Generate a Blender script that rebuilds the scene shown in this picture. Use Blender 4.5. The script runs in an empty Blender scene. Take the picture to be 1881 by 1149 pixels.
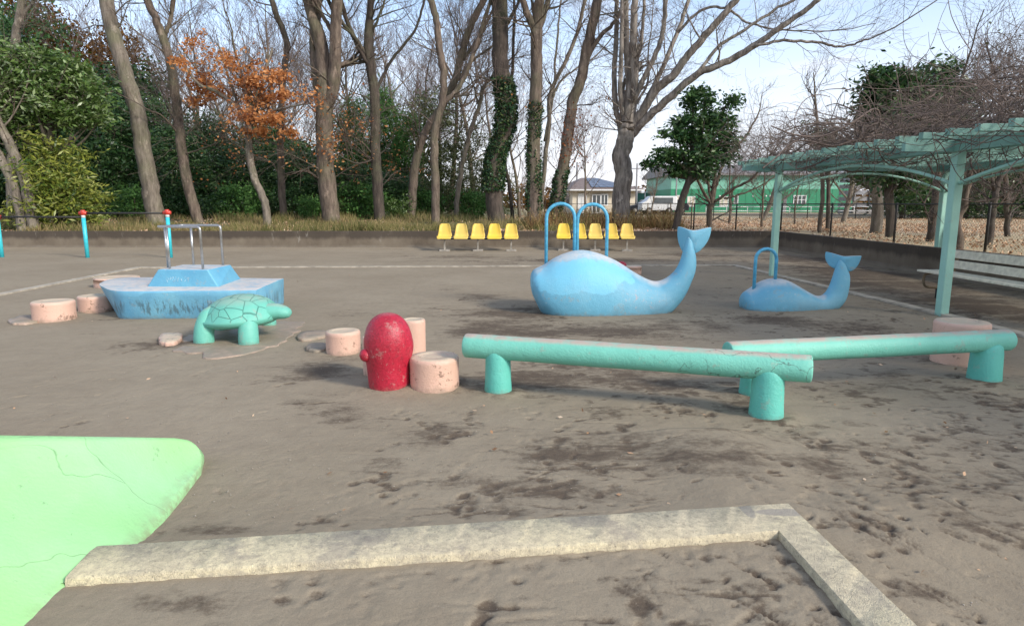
import bpy, math, random
import numpy as np
from mathutils import Vector, Matrix
R = math.radians
SC = bpy.context.scene
COL = SC.collection
# ---------------------------------------------------------------- camera
F = 1200.0; CX = 940.5; CY = 574.5; EYE = 1.45
PITCH = math.atan(199.5 / F)
cam_d = bpy.data.cameras.new('camera'); cam = bpy.data.objects.new('camera', cam_d); COL.objects.link(cam)
cam_d.sensor_width = 36; cam_d.lens = 36 * F / 1881
cam_d.clip_start = 0.05; cam_d.clip_end = 3000
cam.location = (0, 0, EYE); cam.rotation_euler = (math.pi / 2 - PITCH, 0, 0)
SC.camera = cam
SC.render.resolution_x = 1024; SC.render.resolution_y = 625; SC.render.resolution_percentage = 100
SC.view_settings.view_transform = 'Standard'; SC.view_settings.look = 'None'; SC.view_settings.gamma = 1
SC.view_settings.exposure = 1.08
# ---------------------------------------------------------------- sun and sky
SUN_EL = R(30); SUN_ROT = R(128)
ld = bpy.data.lights.new('sun', 'SUN'); ld.energy = 1.9; ld.angle = R(11); ld.color = (1.0, 0.93, 0.84)
sun = bpy.data.objects.new('sun', ld); COL.objects.link(sun)
tosun = Vector((math.sin(SUN_ROT) * math.cos(SUN_EL), math.cos(SUN_ROT) * math.cos(SUN_EL), math.sin(SUN_EL)))
sun.rotation_euler = tosun.to_track_quat('Z', 'Y').to_euler()
sun.location = tosun * 60
W = bpy.data.worlds.new('World'); SC.world = W; W.use_nodes = True
def build_world():
    nt = W.node_tree; nt.nodes.clear(); N = nt.nodes.new; L = nt.links.new
    out = N('ShaderNodeOutputWorld'); bg = N('ShaderNodeBackground'); bg.inputs['Strength'].default_value = 0.13
    sky = N('ShaderNodeTexSky'); sky.sky_type = 'NISHITA'; sky.sun_disc = False
    sky.sun_elevation = SUN_EL; sky.sun_rotation = SUN_ROT; sky.air_density = 1.0; sky.dust_density = 0.6; sky.ozone_density = 1.4
    tc = N('ShaderNodeTexCoord'); sp = N('ShaderNodeSeparateXYZ'); L(tc.outputs['Generated'], sp.inputs[0])
    zc = N('ShaderNodeMath'); zc.operation = 'MAXIMUM'; zc.inputs[1].default_value = 0.05; L(sp.outputs['Z'], zc.inputs[0])
    za = N('ShaderNodeMath'); za.operation = 'ADD'; za.inputs[1].default_value = 0.12; L(zc.outputs[0], za.inputs[0])
    dx = N('ShaderNodeMath'); dx.operation = 'DIVIDE'; L(sp.outputs['X'], dx.inputs[0]); L(za.outputs[0], dx.inputs[1])
    dy = N('ShaderNodeMath'); dy.operation = 'DIVIDE'; L(sp.outputs['Y'], dy.inputs[0]); L(za.outputs[0], dy.inputs[1])
    cb = N('ShaderNodeCombineXYZ'); L(dx.outputs[0], cb.inputs[0]); L(dy.outputs[0], cb.inputs[1]); cb.inputs[2].default_value = 3.3
    nz = N('ShaderNodeTexNoise'); nz.inputs['Scale'].default_value = 0.62; nz.inputs['Detail'].default_value = 8
    nz.inputs['Roughness'].default_value = 0.55; nz.inputs['Distortion'].default_value = 0.5
    L(cb.outputs[0], nz.inputs['Vector'])
    mr = N('ShaderNodeMapRange'); mr.inputs[1].default_value = 0.43; mr.inputs[2].default_value = 0.70; mr.clamp = True
    L(nz.outputs['Fac'], mr.inputs[0])
    # cloud sheet thickens to the horizon
    hz = N('ShaderNodeMapRange'); hz.interpolation_type = 'SMOOTHSTEP'
    hz.inputs[1].default_value = 0.03; hz.inputs[2].default_value = 0.36; hz.inputs[3].default_value = 0.95; hz.inputs[4].default_value = 0.02
    L(sp.outputs['Z'], hz.inputs[0])
    mx = N('ShaderNodeMath'); mx.operation = 'MAXIMUM'; L(mr.outputs[0], mx.inputs[0]); L(hz.outputs[0], mx.inputs[1])
    m2 = N('ShaderNodeMath'); m2.operation = 'MULTIPLY'; m2.inputs[1].default_value = 0.93; L(mx.outputs[0], m2.inputs[0])
    mix = N('ShaderNodeMix'); mix.data_type = 'RGBA'
    L(m2.outputs[0], mix.inputs[0]); L(sky.outputs[0], mix.inputs[6])
    mix.inputs[7].default_value = (3.95, 3.95, 4.35, 1)
    L(mix.outputs[2], bg.inputs['Color']); L(bg.outputs[0], out.inputs[0])
build_world()
# ---------------------------------------------------------------- projection helpers (photo pixel -> world)
cp, sp_ = math.cos(PITCH), math.sin(PITCH)
def ray(u, v):
    a = (u - CX) / F; b = (v - CY) / F
    return Vector((a, cp - b * sp_, -sp_ - b * cp))
def G(u, v, z=0.0):
    d = ray(u, v); t = (z - EYE) / d.z
    return Vector((d.x * t, d.y * t, z))
def D(u, v, Y):
    d = ray(u, v); t = Y / d.y
    return Vector((d.x * t, Y, EYE + d.z * t))
def px(n, Y):            # size in metres of n photo pixels at distance Y
    return n / F * Y * 1.0
def smooth(a, b, x):
    t = np.clip((x - a) / (b - a), 0, 1); return t * t * (3 - 2 * t)
# ---------------------------------------------------------------- mesh building
class MB:
    def __init__(s): s.v = []; s.f = {}; s.n = 0; s.attr = []
    def add(s, verts, faces, val=None):
        verts = np.asarray(verts, float).reshape(-1, 3)
        if isinstance(faces, np.ndarray): groups = {faces.shape[1]: faces}
        else:
            groups = {}
            for fc in faces: groups.setdefault(len(fc), []).append(fc)
        for k, a in groups.items():
            a = np.asarray(a, np.int64) + s.n
            s.f.setdefault(k, []).append(a)
            s.attr.append((k, np.broadcast_to(np.asarray(0.5 if val is None else val, float), (len(a),))))
        s.v.append(verts); s.n += len(verts)
        return s
    def build(s, name, mat, parent=None, loc=None, smooth=True, local=False):
        V = np.concatenate(s.v) if s.v else np.zeros((0, 3))
        org = Vector((0, 0, 0))
        if parent is not None and not local: org = world_loc(parent)
        elif loc is not None: org = Vector(loc)
        if not local: V = V - np.array(org)
        me = bpy.data.meshes.new(name)
        ks = sorted(s.f); tot = []; idx = []; av = []
        for k in ks:
            a = np.concatenate(s.f[k]); idx.append(a.ravel()); tot.append(np.full(len(a), k))
            av.append(np.concatenate([x for kk, x in s.attr if kk == k]))
        idx = np.concatenate(idx); tot = np.concatenate(tot); av = np.concatenate(av)
        me.vertices.add(len(V)); me.vertices.foreach_set('co', V.astype(np.float32).ravel())
        me.loops.add(len(idx)); me.loops.foreach_set('vertex_index', idx.astype(np.int32))
        me.polygons.add(len(tot)); st = np.concatenate([[0], np.cumsum(tot)[:-1]])
        me.polygons.foreach_set('loop_start', st.astype(np.int32))
        me.polygons.foreach_set('use_smooth', np.full(len(tot), smooth))
        me.update(calc_edges=True)
        at = me.attributes.new('tint', 'FLOAT', 'FACE'); at.data.foreach_set('value', av.astype(np.float32))
        me.materials.append(mat)
        ob = bpy.data.objects.new(name, me); COL.objects.link(ob)
        if parent is not None: ob.parent = parent
        elif loc is not None: ob.location = loc
        return ob
def world_loc(o):
    l = Vector(o.location)
    while o.parent is not None: o = o.parent; l = l + Vector(o.location)
    return l
def empty(name, loc, rz=0.0):
    o = bpy.data.objects.new(name, None); COL.objects.link(o); o.location = loc; o.rotation_euler = (0, 0, rz)
    o.empty_display_size = 0.2; return o
def tag(o, label=None, cat=None, group=None, kind=None):
    if label: o['label'] = label
    if cat: o['category'] = cat
    if group: o['group'] = group
    if kind: o['kind'] = kind
    return o
def thing(name, label, cat, loc, rz=0.0, group=None):
    return tag(empty(name, loc, rz), label, cat, group)
def copy_tree(o, parent=None):
    c = o.copy(); COL.objects.link(c)
    if parent is not None: c.parent = parent
    for ch in [x for x in COL.objects if x.parent == o]: copy_tree(ch, c)
    return c
def bevel(o, w=0.01, seg=2):
    m = o.modifiers.new('bevel', 'BEVEL'); m.width = w; m.segments = seg; m.limit_method = 'ANGLE'; m.angle_limit = R(40)
    return o
def box(mb, a, b):
    (x0, y0, z0), (x1, y1, z1) = a, b
    v = [(x0,y0,z0),(x1,y0,z0),(x1,y1,z0),(x0,y1,z0),(x0,y0,z1),(x1,y0,z1),(x1,y1,z1),(x0,y1,z1)]
    mb.add(v, [(0,3,2,1),(4,5,6,7),(0,1,5,4),(1,2,6,5),(2,3,7,6),(3,0,4,7)])
    return mb
def bar(mb, p0, p1, w, h, up=(0, 0, 1)):          # rectangular bar between two points
    p0 = Vector(p0); p1 = Vector(p1); d = (p1 - p0).normalized(); s = d.cross(Vector(up)).normalized(); u = s.cross(d)
    v = []
    for p in (p0, p1):
        for a, b in ((-1,-1),(1,-1),(1,1),(-1,1)): v.append(p + s * (a * w / 2) + u * (b * h / 2))
    mb.add(v, [(0,1,2,3),(7,6,5,4),(0,4,5,1),(1,5,6,2),(2,6,7,3),(3,7,4,0)]); return mb
def quadbox(mb, poly, z0, z1):                     # extruded ground polygon
    n = len(poly)
    v = [(p[0], p[1], z0) for p in poly] + [(p[0], p[1], z1) for p in poly]
    f = [tuple(range(n - 1, -1, -1)), tuple(range(n, 2 * n))] + [(i, (i + 1) % n, n + (i + 1) % n, n + i) for i in range(n)]
    mb.add(v, f); return mb
def catmull(P, R_, m=6):
    P = np.asarray(P, float); R_ = np.asarray(R_, float)
    if len(P) < 3: return P, R_
    Q = np.vstack([2 * P[0] - P[1], P, 2 * P[-1] - P[-2]]); out = []; ro = []
    for i in range(1, len(Q) - 2):
        for t in np.arange(m) / m:
            a, b, c, d = Q[i - 1], Q[i], Q[i + 1], Q[i + 2]
            out.append(0.5 * ((2 * b) + (c - a) * t + (2 * a - 5 * b + 4 * c - d) * t * t + (3 * b - a - 3 * c + d) * t ** 3))
            ro.append(R_[i - 1] * (1 - t) + R_[i] * t)
    out.append(P[-1]); ro.append(R_[-1]); return np.array(out), np.array(ro)
def tube(mb, P, rad, n=8, caps=True, flat=1.0, rough=0.0, rng=None, val=None):
    P = np.asarray(P, float); m = len(P); rad = np.broadcast_to(np.asarray(rad, float), (m,))
    T = np.gradient(P, axis=0); T /= np.maximum(np.linalg.norm(T, axis=1, keepdims=True), 1e-9)
    a = np.array([0, 0, 1.0]) if abs(T[0][2]) < 0.9 else np.array([1.0, 0, 0])
    U = np.zeros((m, 3)); u = a - T[0] * a.dot(T[0]); u /= np.linalg.norm(u)
    for i in range(m):
        u = u - T[i] * u.dot(T[i]); u /= max(np.linalg.norm(u), 1e-9); U[i] = u
    Vv = np.cross(T, U)
    th = np.arange(n) * 2 * math.pi / n
    rr = rad[:, None] * np.ones((1, n))
    if rough > 0: rr = rr * (1 + rough * (rng.random((m, n)) - 0.5) * 2)
    V = P[:, None, :] + rr[..., None] * (np.cos(th)[None, :, None] * U[:, None, :] + flat * np.sin(th)[None, :, None] * Vv[:, None, :])
    V = V.reshape(-1, 3)
    i = np.arange(m - 1)[:, None] * n; j = np.arange(n)[None, :]; j2 = (j + 1) % n
    Fq = np.stack([i + j, i + j2, i + n + j2, i + n + j], -1).reshape(-1, 4)
    mb.add(V, Fq, val)
    if caps and n > 3:
        base = mb.n - len(V)
        for ring, rev in ((0, True), (m - 1, False)):
            idx = [ring * n + k for k in range(n)]
            if rev: idx = idx[::-1]
            mb.f.setdefault(n, []).append(np.array([idx]) + base); mb.attr.append((n, np.array([0.5 if val is None else val])))
    return mb
def lathe(mb, c, prof, n=32, sx=1, sy=1, wob=0.0, rng=None):      # prof: list (r, z) from bottom to top; closes when r == 0
    c = np.array(c, float); m = len(prof); th = np.arange(n) * 2 * math.pi / n
    w = np.ones(n)
    if wob: w = 1 + wob * (np.sin(th * 2 + rng.random() * 6) + 0.6 * np.sin(th * 3 + rng.random() * 6) + 0.3 * np.sin(th * 7 + rng.random() * 6))
    V = []
    for r, z in prof:
        V.append(np.stack([c[0] + r * w * sx * np.cos(th), c[1] + r * w * sy * np.sin(th), np.full(n, c[2] + z)], -1))
    V = np.concatenate(V); i = np.arange(m - 1)[:, None] * n; j = np.arange(n)[None, :]; j2 = (j + 1) % n
    Fq = np.stack([i + j, i + j2, i + n + j2, i + n + j], -1).reshape(-1, 4)
    mb.add(V, Fq); base = mb.n - len(V)
    mb.f.setdefault(n, []).append(np.array([[(m - 1) * n + k for k in range(n)]]) + base); mb.attr.append((n, np.array([0.5])))
    return mb
def loft(mb, secs, cap=True):                                      # secs: list of (n,3) rings
    n = len(secs[0]); m = len(secs); V = np.concatenate(secs)
    i = np.arange(m - 1)[:, None] * n; j = np.arange(n)[None, :]; j2 = (j + 1) % n
    Fq = np.stack([i + j, i + j2, i + n + j2, i + n + j], -1).reshape(-1, 4)
    fs = [tuple(x) for x in Fq.tolist()]
    if cap: fs += [tuple(range(n - 1, -1, -1)), tuple((m - 1) * n + k for k in range(n))]
    mb.add(V, fs); return mb
def grid_faces(ny, nx):
    i = np.arange(ny - 1)[:, None] * nx; j = np.arange(nx - 1)[None, :]
    return np.stack([i + j, i + j + 1, i + nx + j + 1, i + nx + j], -1).reshape(-1, 4)
def subsurf(o, lv=2):
    m = o.modifiers.new('subsurf', 'SUBSURF'); m.levels = lv; m.render_levels = lv; return o
def weld(o):
    m = o.modifiers.new('weld', 'WELD'); m.merge_threshold = 0.0005; return o
# ---------------------------------------------------------------- value noise in numpy
_rl = np.random.RandomState(7).rand(256, 256)
def vnoise(x, y, s, seed=0):
    x = np.asarray(x) / s + seed * 17.31; y = np.asarray(y) / s + seed * 9.77
    xi = np.floor(x).astype(int); yi = np.floor(y).astype(int); fx = x - xi; fy = y - yi
    fx = fx * fx * (3 - 2 * fx); fy = fy * fy * (3 - 2 * fy)
    a = _rl[xi & 255, yi & 255]; b = _rl[(xi + 1) & 255, yi & 255]; c = _rl[xi & 255, (yi + 1) & 255]; d = _rl[(xi + 1) & 255, (yi + 1) & 255]
    return (a * (1 - fx) + b * fx) * (1 - fy) + (c * (1 - fx) + d * fx) * fy
def fbm(x, y, s, o=4, seed=0):
    t = 0; A = 1; tot = 0
    for k in range(o): t = t + A * vnoise(x, y, s / 2 ** k, seed + k); tot += A; A *= 0.5
    return t / tot
# ---------------------------------------------------------------- materials
class NT:
    def __init__(s, name):
        s.m = bpy.data.materials.new(name); s.m.use_nodes = True; s.t = s.m.node_tree; s.t.nodes.clear()
        s.out = s.t.nodes.new('ShaderNodeOutputMaterial'); s.p = s.t.nodes.new('ShaderNodeBsdfPrincipled')
        s.L(s.p.outputs[0], s.out.inputs[0])
        s.co = s.t.nodes.new('ShaderNodeTexCoord').outputs['Object']
    def N(s, k): return s.t.nodes.new('ShaderNode' + k)
    def L(s, a, b): s.t.links.new(a, b)
    def noise(s, scale, detail=4, rough=0.55, vec=None, dist=0.0, stretch=None):
        n = s.N('TexNoise'); n.inputs['Scale'].default_value = scale; n.inputs['Detail'].default_value = detail
        n.inputs['Roughness'].default_value = rough; n.inputs['Distortion'].default_value = dist
        v = vec or s.co
        if stretch:
            mp = s.N('Mapping'); mp.inputs['Scale'].default_value = stretch; s.L(v, mp.inputs[0]); v = mp.outputs[0]
        s.L(v, n.inputs['Vector']); return n.outputs['Fac']
    def rng(s, x, a, b, c=0.0, d=1.0, sm=False):
        m = s.N('MapRange'); m.inputs[1].default_value = a; m.inputs[2].default_value = b; m.inputs[3].default_value = c; m.inputs[4].default_value = d
        if sm: m.interpolation_type = 'SMOOTHSTEP'
        s.L(x, m.inputs[0]); return m.outputs[0]
    def mth(s, op, a, b=None):
        m = s.N('Math'); m.operation = op
        for i, x in enumerate((a, b)):
            if x is None: continue
            if isinstance(x, (int, float)): m.inputs[i].default_value = x
            else: s.L(x, m.inputs[i])
        return m.outputs[0]
    def mix(s, fac, a, b):
        m = s.N('Mix'); m.data_type = 'RGBA'
        for i, x in ((0, fac), (6, a), (7, b)):
            if isinstance(x, (int, float)): m.inputs[i].default_value = x
            elif isinstance(x, tuple): m.inputs[i].default_value = (*x, 1) if len(x) == 3 else x
            else: s.L(x, m.inputs[i])
        return m.outputs[2]
    def col(s, c):
        if isinstance(c, tuple): s.p.inputs['Base Color'].default_value = (*c, 1)
        else: s.L(c, s.p.inputs['Base Color'])
    def attr(s, name):
        a = s.N('Attribute'); a.attribute_name = name; return a.outputs['Fac']
    def xyz(s, v=None):
        q = s.N('SeparateXYZ'); s.L(v or s.co, q.inputs[0]); return q.outputs
    def up(s, a, b):
        g = s.N('NewGeometry'); q = s.N('SeparateXYZ'); s.L(g.outputs['Normal'], q.inputs[0]); return s.rng(q.outputs[2], a, b, sm=True)
    def bump(s, h, strength=0.3, dist=0.01):
        b = s.N('Bump'); b.inputs['Strength'].default_value = strength; b.inputs['Distance'].default_value = dist
        s.L(h, b.inputs['Height']); s.L(b.outputs[0], s.p.inputs['Normal']); return b
    def rough(s, r): s.p.inputs['Roughness'].default_value = r
def simple(name, c, rough=0.6, var=0.12, scale=8, metal=0.0, bump=0.0):
    n = NT(name); f = n.noise(scale, 5)
    c2 = tuple(max(0, x * (1 - var * 2)) for x in c); c1 = tuple(min(1, x * (1 + var)) for x in c)
    n.col(n.mix(n.rng(f, 0.3, 0.7), c2, c1)); n.rough(rough); n.p.inputs['Metallic'].default_value = metal
    if bump: n.bump(n.noise(scale * 8, 4), bump, 0.01)
    return n.m
def blob(n, c, rad, amp=0.5, scale=7, edge=0.06):     # irregular patch mask in object space: 1 inside
    mp = n.N('Mapping'); mp.vector_type = 'POINT'; mp.inputs['Location'].default_value = tuple(-c[i] / rad[i] for i in range(3))
    mp.inputs['Scale'].default_value = tuple(1 / r for r in rad); n.L(n.co, mp.inputs[0])
    l = n.N('VectorMath'); l.operation = 'LENGTH'; n.L(mp.outputs[0], l.inputs[0])
    nz = n.noise(scale, 5, 0.6)
    s = n.mth('ADD', l.outputs['Value'], n.mth('MULTIPLY', n.mth('SUBTRACT', nz, 0.5), amp))
    return n.rng(s, 1 - edge, 1 + edge, 1, 0)
def painted(name, c, dust=(0.50, 0.46, 0.40), dust_amt=0.75, c2=None, rough=0.55, crack=False, up=(0.72, 0.97), base_wear=0.55, rub=0.35, chip=(0.36, 0.32, 0.26)):
    """painted concrete: mottled paint, worn pale where people stand and sit, pits, hairline cracks"""
    n = NT(name)
    f = n.noise(2.6, 6, 0.6); c2 = c2 or tuple(x * 0.78 for x in c)
    a = n.mix(n.rng(f, 0.3, 0.7), c2, c)
    g = n.noise(38, 5, 0.65); a = n.mix(n.rng(g, 0.60, 0.72, 0, 0.22), a, tuple(x * 0.55 for x in c))
    g2 = n.noise(16, 6, 0.7); a = n.mix(n.rng(g2, 0.62, 0.70, 0, 0.35), a, dust)
    u = n.up(*up); dn = n.noise(9, 6, 0.65); w = n.mth('MULTIPLY', u, n.rng(dn, 0.28, 0.55, 0.25, 1.0))
    a = n.mix(n.mth('MULTIPLY', w, dust_amt), a, dust)
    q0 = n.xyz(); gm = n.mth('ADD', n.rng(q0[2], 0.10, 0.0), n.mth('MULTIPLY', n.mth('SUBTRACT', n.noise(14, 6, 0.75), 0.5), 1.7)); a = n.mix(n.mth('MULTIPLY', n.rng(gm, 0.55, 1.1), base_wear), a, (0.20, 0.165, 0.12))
    if rub: ch = n.rng(n.noise(6.5, 8, 0.8), 0.585, 0.61, 0, rub); a = n.mix(ch, a, chip)
    if crack:
        v = n.N('TexVoronoi'); v.feature = 'DISTANCE_TO_EDGE'; v.inputs['Scale'].default_value = 2.1
        nv = n.N('TexNoise'); nv.inputs['Scale'].default_value = 5; nv.inputs['Detail'].default_value = 6; n.L(n.co, nv.inputs['Vector'])
        vm = n.N('VectorMath'); vm.operation = 'MULTIPLY_ADD'; vm.inputs[1].default_value = (0.35, 0.35, 0.35); n.L(nv.outputs['Color'], vm.inputs[0]); n.L(n.co, vm.inputs[2])
        n.L(vm.outputs[0], v.inputs['Vector'])
        msk = n.rng(n.noise(1.3, 2), 0.50, 0.58); ck = n.mth('MULTIPLY', n.rng(v.outputs['Distance'], 0.0, 0.009, 1, 0), msk)
        a = n.mix(n.mth('MULTIPLY', ck, 0.8), a, (0.06, 0.06, 0.05))
    n.a = a; n.col(a); n.rough(rough)
    h = n.mth('ADD', n.noise(70, 4, 0.6), n.mth('MULTIPLY', n.noise(9, 3), 1.5)); n.bump(h, 0.35, 0.012)
    return n
def leafmat(name, cols, rough=0.45, transl=0.25, spec=0.4):
    n = NT(name); r = n.N('ValToRGB'); n.L(n.attr('tint'), r.inputs[0])
    e = r.color_ramp.elements
    while len(e) < len(cols): e.new(0.5)
    for i, c in enumerate(cols): e[i].position = i / (len(cols) - 1); e[i].color = (*c, 1)
    n.col(r.outputs[0]); n.rough(rough); n.p.inputs['Specular IOR Level'].default_value = spec
    tr = n.N('BsdfTranslucent'); n.L(r.outputs[0], tr.inputs[0]); ms = n.N('MixShader'); ms.inputs[0].default_value = transl
    n.L(n.p.outputs[0], ms.inputs[1]); n.L(tr.outputs[0], ms.inputs[2]); n.L(ms.outputs[0], n.out.inputs[0])
    return n.m
def bark(name, c1, c2, moss=(0.10, 0.12, 0.05), moss_amt=0.4):
    n = NT(name); f = n.noise(9, 7, 0.65, stretch=(1, 1, 0.22)); a = n.mix(n.rng(f, 0.35, 0.65), c1, c2)
    m = n.rng(n.noise(1.1, 5, 0.6), 0.45, 0.65); a = n.mix(n.mth('MULTIPLY', m, moss_amt), a, moss)
    p = n.rng(n.noise(3.5, 6, 0.7, stretch=(1, 1, 0.5)), 0.58, 0.66, 0, 0.55); a = n.mix(p, a, tuple(min(1, x * 1.9) for x in c2))
    n.col(a); n.rough(0.9); n.bump(n.noise(16, 6, 0.7, stretch=(1, 1, 0.18)), 0.9, 0.05); return n.m
M = {}
M['bark_brown'] = bark('bark_brown', (0.068, 0.049, 0.036), (0.200, 0.152, 0.115))
M['bark_pale'] = bark('bark_pale', (0.100, 0.082, 0.062), (0.25, 0.21, 0.165), (0.14, 0.15, 0.07), 0.45)
M['bark_dark'] = bark('bark_dark', (0.036, 0.027, 0.021), (0.105, 0.080, 0.062))
M['bark_zelkova'] = bark('bark_zelkova', (0.10, 0.082, 0.068), (0.38, 0.33, 0.275), (0.10, 0.10, 0.06), 0.3)
M['twig'] = simple('twig', (0.150, 0.108, 0.085), 0.85, 0.25, 2)
M['twig_grey'] = simple('twig_grey', (0.195, 0.148, 0.130), 0.85, 0.25, 2)
M['leaf_dark'] = leafmat('leaf_dark', [(0.011, 0.034, 0.012), (0.027, 0.076, 0.023), (0.062, 0.130, 0.036), (0.15, 0.22, 0.085)], 0.38)
M['leaf_mid'] = leafmat('leaf_mid', [(0.025, 0.060, 0.012), (0.065, 0.130, 0.024), (0.15, 0.22, 0.06), (0.38, 0.46, 0.26)], 0.35)
M['leaf_conifer'] = leafmat('leaf_conifer', [(0.028, 0.085, 0.022), (0.070, 0.165, 0.036), (0.12, 0.23, 0.06)], 0.6, 0.2, 0.2)
M['leaf_shrub'] = leafmat('leaf_shrub', [(0.04, 0.085, 0.015), (0.12, 0.17, 0.025), (0.30, 0.32, 0.055), (0.38, 0.40, 0.14)], 0.4)
M['leaf_orange'] = leafmat('leaf_orange', [(0.30, 0.10, 0.035), (0.56, 0.24, 0.085), (0.72, 0.38, 0.17)], 0.7, 0.4, 0.1)
M['leaf_rust'] = leafmat('leaf_rust', [(0.06, 0.032, 0.010), (0.13, 0.062, 0.016), (0.20, 0.105, 0.03)], 0.7, 0.3, 0.1)
M['leaf_olive'] = leafmat('leaf_olive', [(0.035, 0.055, 0.018), (0.075, 0.095, 0.030), (0.16, 0.17, 0.07)], 0.5)
M['leaf_litter'] = leafmat('leaf_litter', [(0.20, 0.11, 0.06), (0.42, 0.25, 0.145), (0.58, 0.38, 0.24), (0.72, 0.58, 0.42)], 0.8, 0.1, 0.1)
M['grass'] = leafmat('grass', [(0.05, 0.075, 0.02), (0.13, 0.145, 0.045), (0.30, 0.25, 0.11), (0.42, 0.30, 0.16)], 0.7, 0.3, 0.1)
M['dry_weed'] = leafmat('dry_weed', [(0.12, 0.06, 0.03), (0.28, 0.16, 0.07), (0.38, 0.27, 0.13), (0.17, 0.19, 0.06)], 0.8, 0.2, 0.1)
M['ivy'] = leafmat('ivy', [(0.010, 0.030, 0.014), (0.025, 0.070, 0.028), (0.055, 0.12, 0.045), (0.13, 0.15, 0.05)], 0.35)
M['red_ivy'] = leafmat('red_ivy', [(0.12, 0.03, 0.015), (0.28, 0.08, 0.03), (0.40, 0.17, 0.06)], 0.6)
# soil of the playground: attribute holds wet, trodden soil and contact shade painted round bases
def soil():
    n = NT('soil'); d = n.attr('damp_shade')
    f = n.noise(0.55, 5, 0.6); dry = n.mix(n.rng(f, 0.3, 0.7), (0.255, 0.210, 0.147), (0.320, 0.270, 0.194))
    f2 = n.noise(6, 7, 0.7); dry = n.mix(n.rng(f2, 0.45, 0.75, 0, 0.35), dry, (0.172, 0.136, 0.098))
    wn = n.noise(13, 8, 0.8); ws = n.noise(7, 7, 0.75, stretch=(0.35, 1, 1), dist=0.6)
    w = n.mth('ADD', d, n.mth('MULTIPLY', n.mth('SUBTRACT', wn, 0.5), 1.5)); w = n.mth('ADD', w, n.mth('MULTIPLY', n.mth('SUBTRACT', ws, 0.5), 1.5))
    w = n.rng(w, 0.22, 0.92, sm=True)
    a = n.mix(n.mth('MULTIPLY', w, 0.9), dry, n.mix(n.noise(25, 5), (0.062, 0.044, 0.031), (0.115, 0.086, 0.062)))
    pb = n.rng(n.noise(85, 3, 0.5), 0.70, 0.74, 0, 0.45); a = n.mix(pb, a, (0.34, 0.30, 0.26)); gr = n.noise(260, 3, 0.7); a = n.mix(n.rng(gr, 0.30, 0.50, 0.38, 0), a, (0.10, 0.078, 0.056)); a = n.mix(n.rng(gr, 0.56, 0.72, 0, 0.35), a, (0.42, 0.37, 0.29))
    n.col(a); n.rough(0.95); n.p.inputs['Specular IOR Level'].default_value = 0.15
    h = n.mth('ADD', n.mth('MULTIPLY', n.noise(30, 6, 0.65), 1.0), n.mth('MULTIPLY', n.noise(140, 3, 0.6), 0.35)); n.bump(h, 0.40, 0.016)
    return n.m
M['soil'] = soil()
def field():
    n = NT('field_ground'); q = n.xyz()
    litter = n.mix(n.noise(7, 6, 0.7), (0.34, 0.205, 0.125), (0.56, 0.39, 0.26))
    straw = n.mix(n.noise(5, 6, 0.7, stretch=(1, 3, 1)), (0.33, 0.245, 0.125), (0.52, 0.42, 0.26))
    grs = n.mix(n.noise(6, 5), (0.085, 0.095, 0.03), (0.20, 0.17, 0.07))
    f = n.mth('ADD', n.rng(n.noise(0.16, 4), 0.36, 0.62), n.rng(q[1], 34, 46, 0, 0.8)); f = n.mth('ADD', f, n.rng(n.mth('SUBTRACT', q[0], n.mth('MULTIPLY', q[1], 0.55)), -3, 2, 0, 0.7))
    a = n.mix(n.rng(f, 0.3, 0.9), litter, straw)
    w = n.mth('ADD', n.rng(q[0], -1, 3.5, 1, 0), n.mth('MULTIPLY', n.mth('SUBTRACT', n.noise(0.8, 4), 0.5), 0.8))
    a = n.mix(n.rng(w, 0.25, 0.75), a, grs)
    a = n.mix(n.mth('MULTIPLY', n.rng(n.noise(2.2, 6, 0.7), 0.58, 0.7), 0.5), a, (0.11, 0.07, 0.045))
    n.col(a); n.rough(0.95); n.bump(n.noise(14, 6, 0.7), 0.8, 0.05); return n.m
M['field'] = field()
def concrete_wall():
    n = NT('weathered_concrete'); q = n.xyz()
    a = n.mix(n.rng(n.noise(1.5, 6, 0.65, stretch=(1, 1, 0.6)), 0.3, 0.7), (0.110, 0.084, 0.058), (0.200, 0.165, 0.120))
    top = n.mth('ADD', n.rng(q[2], 0.24, 0.42), n.mth('MULTIPLY', n.mth('SUBTRACT', n.noise(2.4, 6, 0.65, stretch=(1, 1, 0.25)), 0.5), 1.6))
    a = n.mix(n.mth('MULTIPLY', n.rng(top, 0.3, 0.9), 0.85), a, (0.052, 0.040, 0.029))
    foot = n.mth('ADD', n.rng(q[2], 0.20, 0.05), n.mth('MULTIPLY', n.mth('SUBTRACT', n.noise(1.7, 5), 0.5), 1.2))
    a = n.mix(n.mth('MULTIPLY', n.rng(foot, 0.5, 1.1), 0.7), a, (0.24, 0.21, 0.165))
    st = n.mth('MULTIPLY', n.rng(n.noise(4, 7, 0.75, stretch=(1, 1, 0.3)), 0.60, 0.66), n.rng(n.noise(0.5, 2), 0.45, 0.6)); a = n.mix(n.mth('MULTIPLY', st, 0.5), a, (0.33, 0.30, 0.25))
    n.col(a); n.rough(0.92); n.bump(n.noise(22, 6, 0.7), 0.6, 0.02); return n.m
M['wall'] = concrete_wall()
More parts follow.
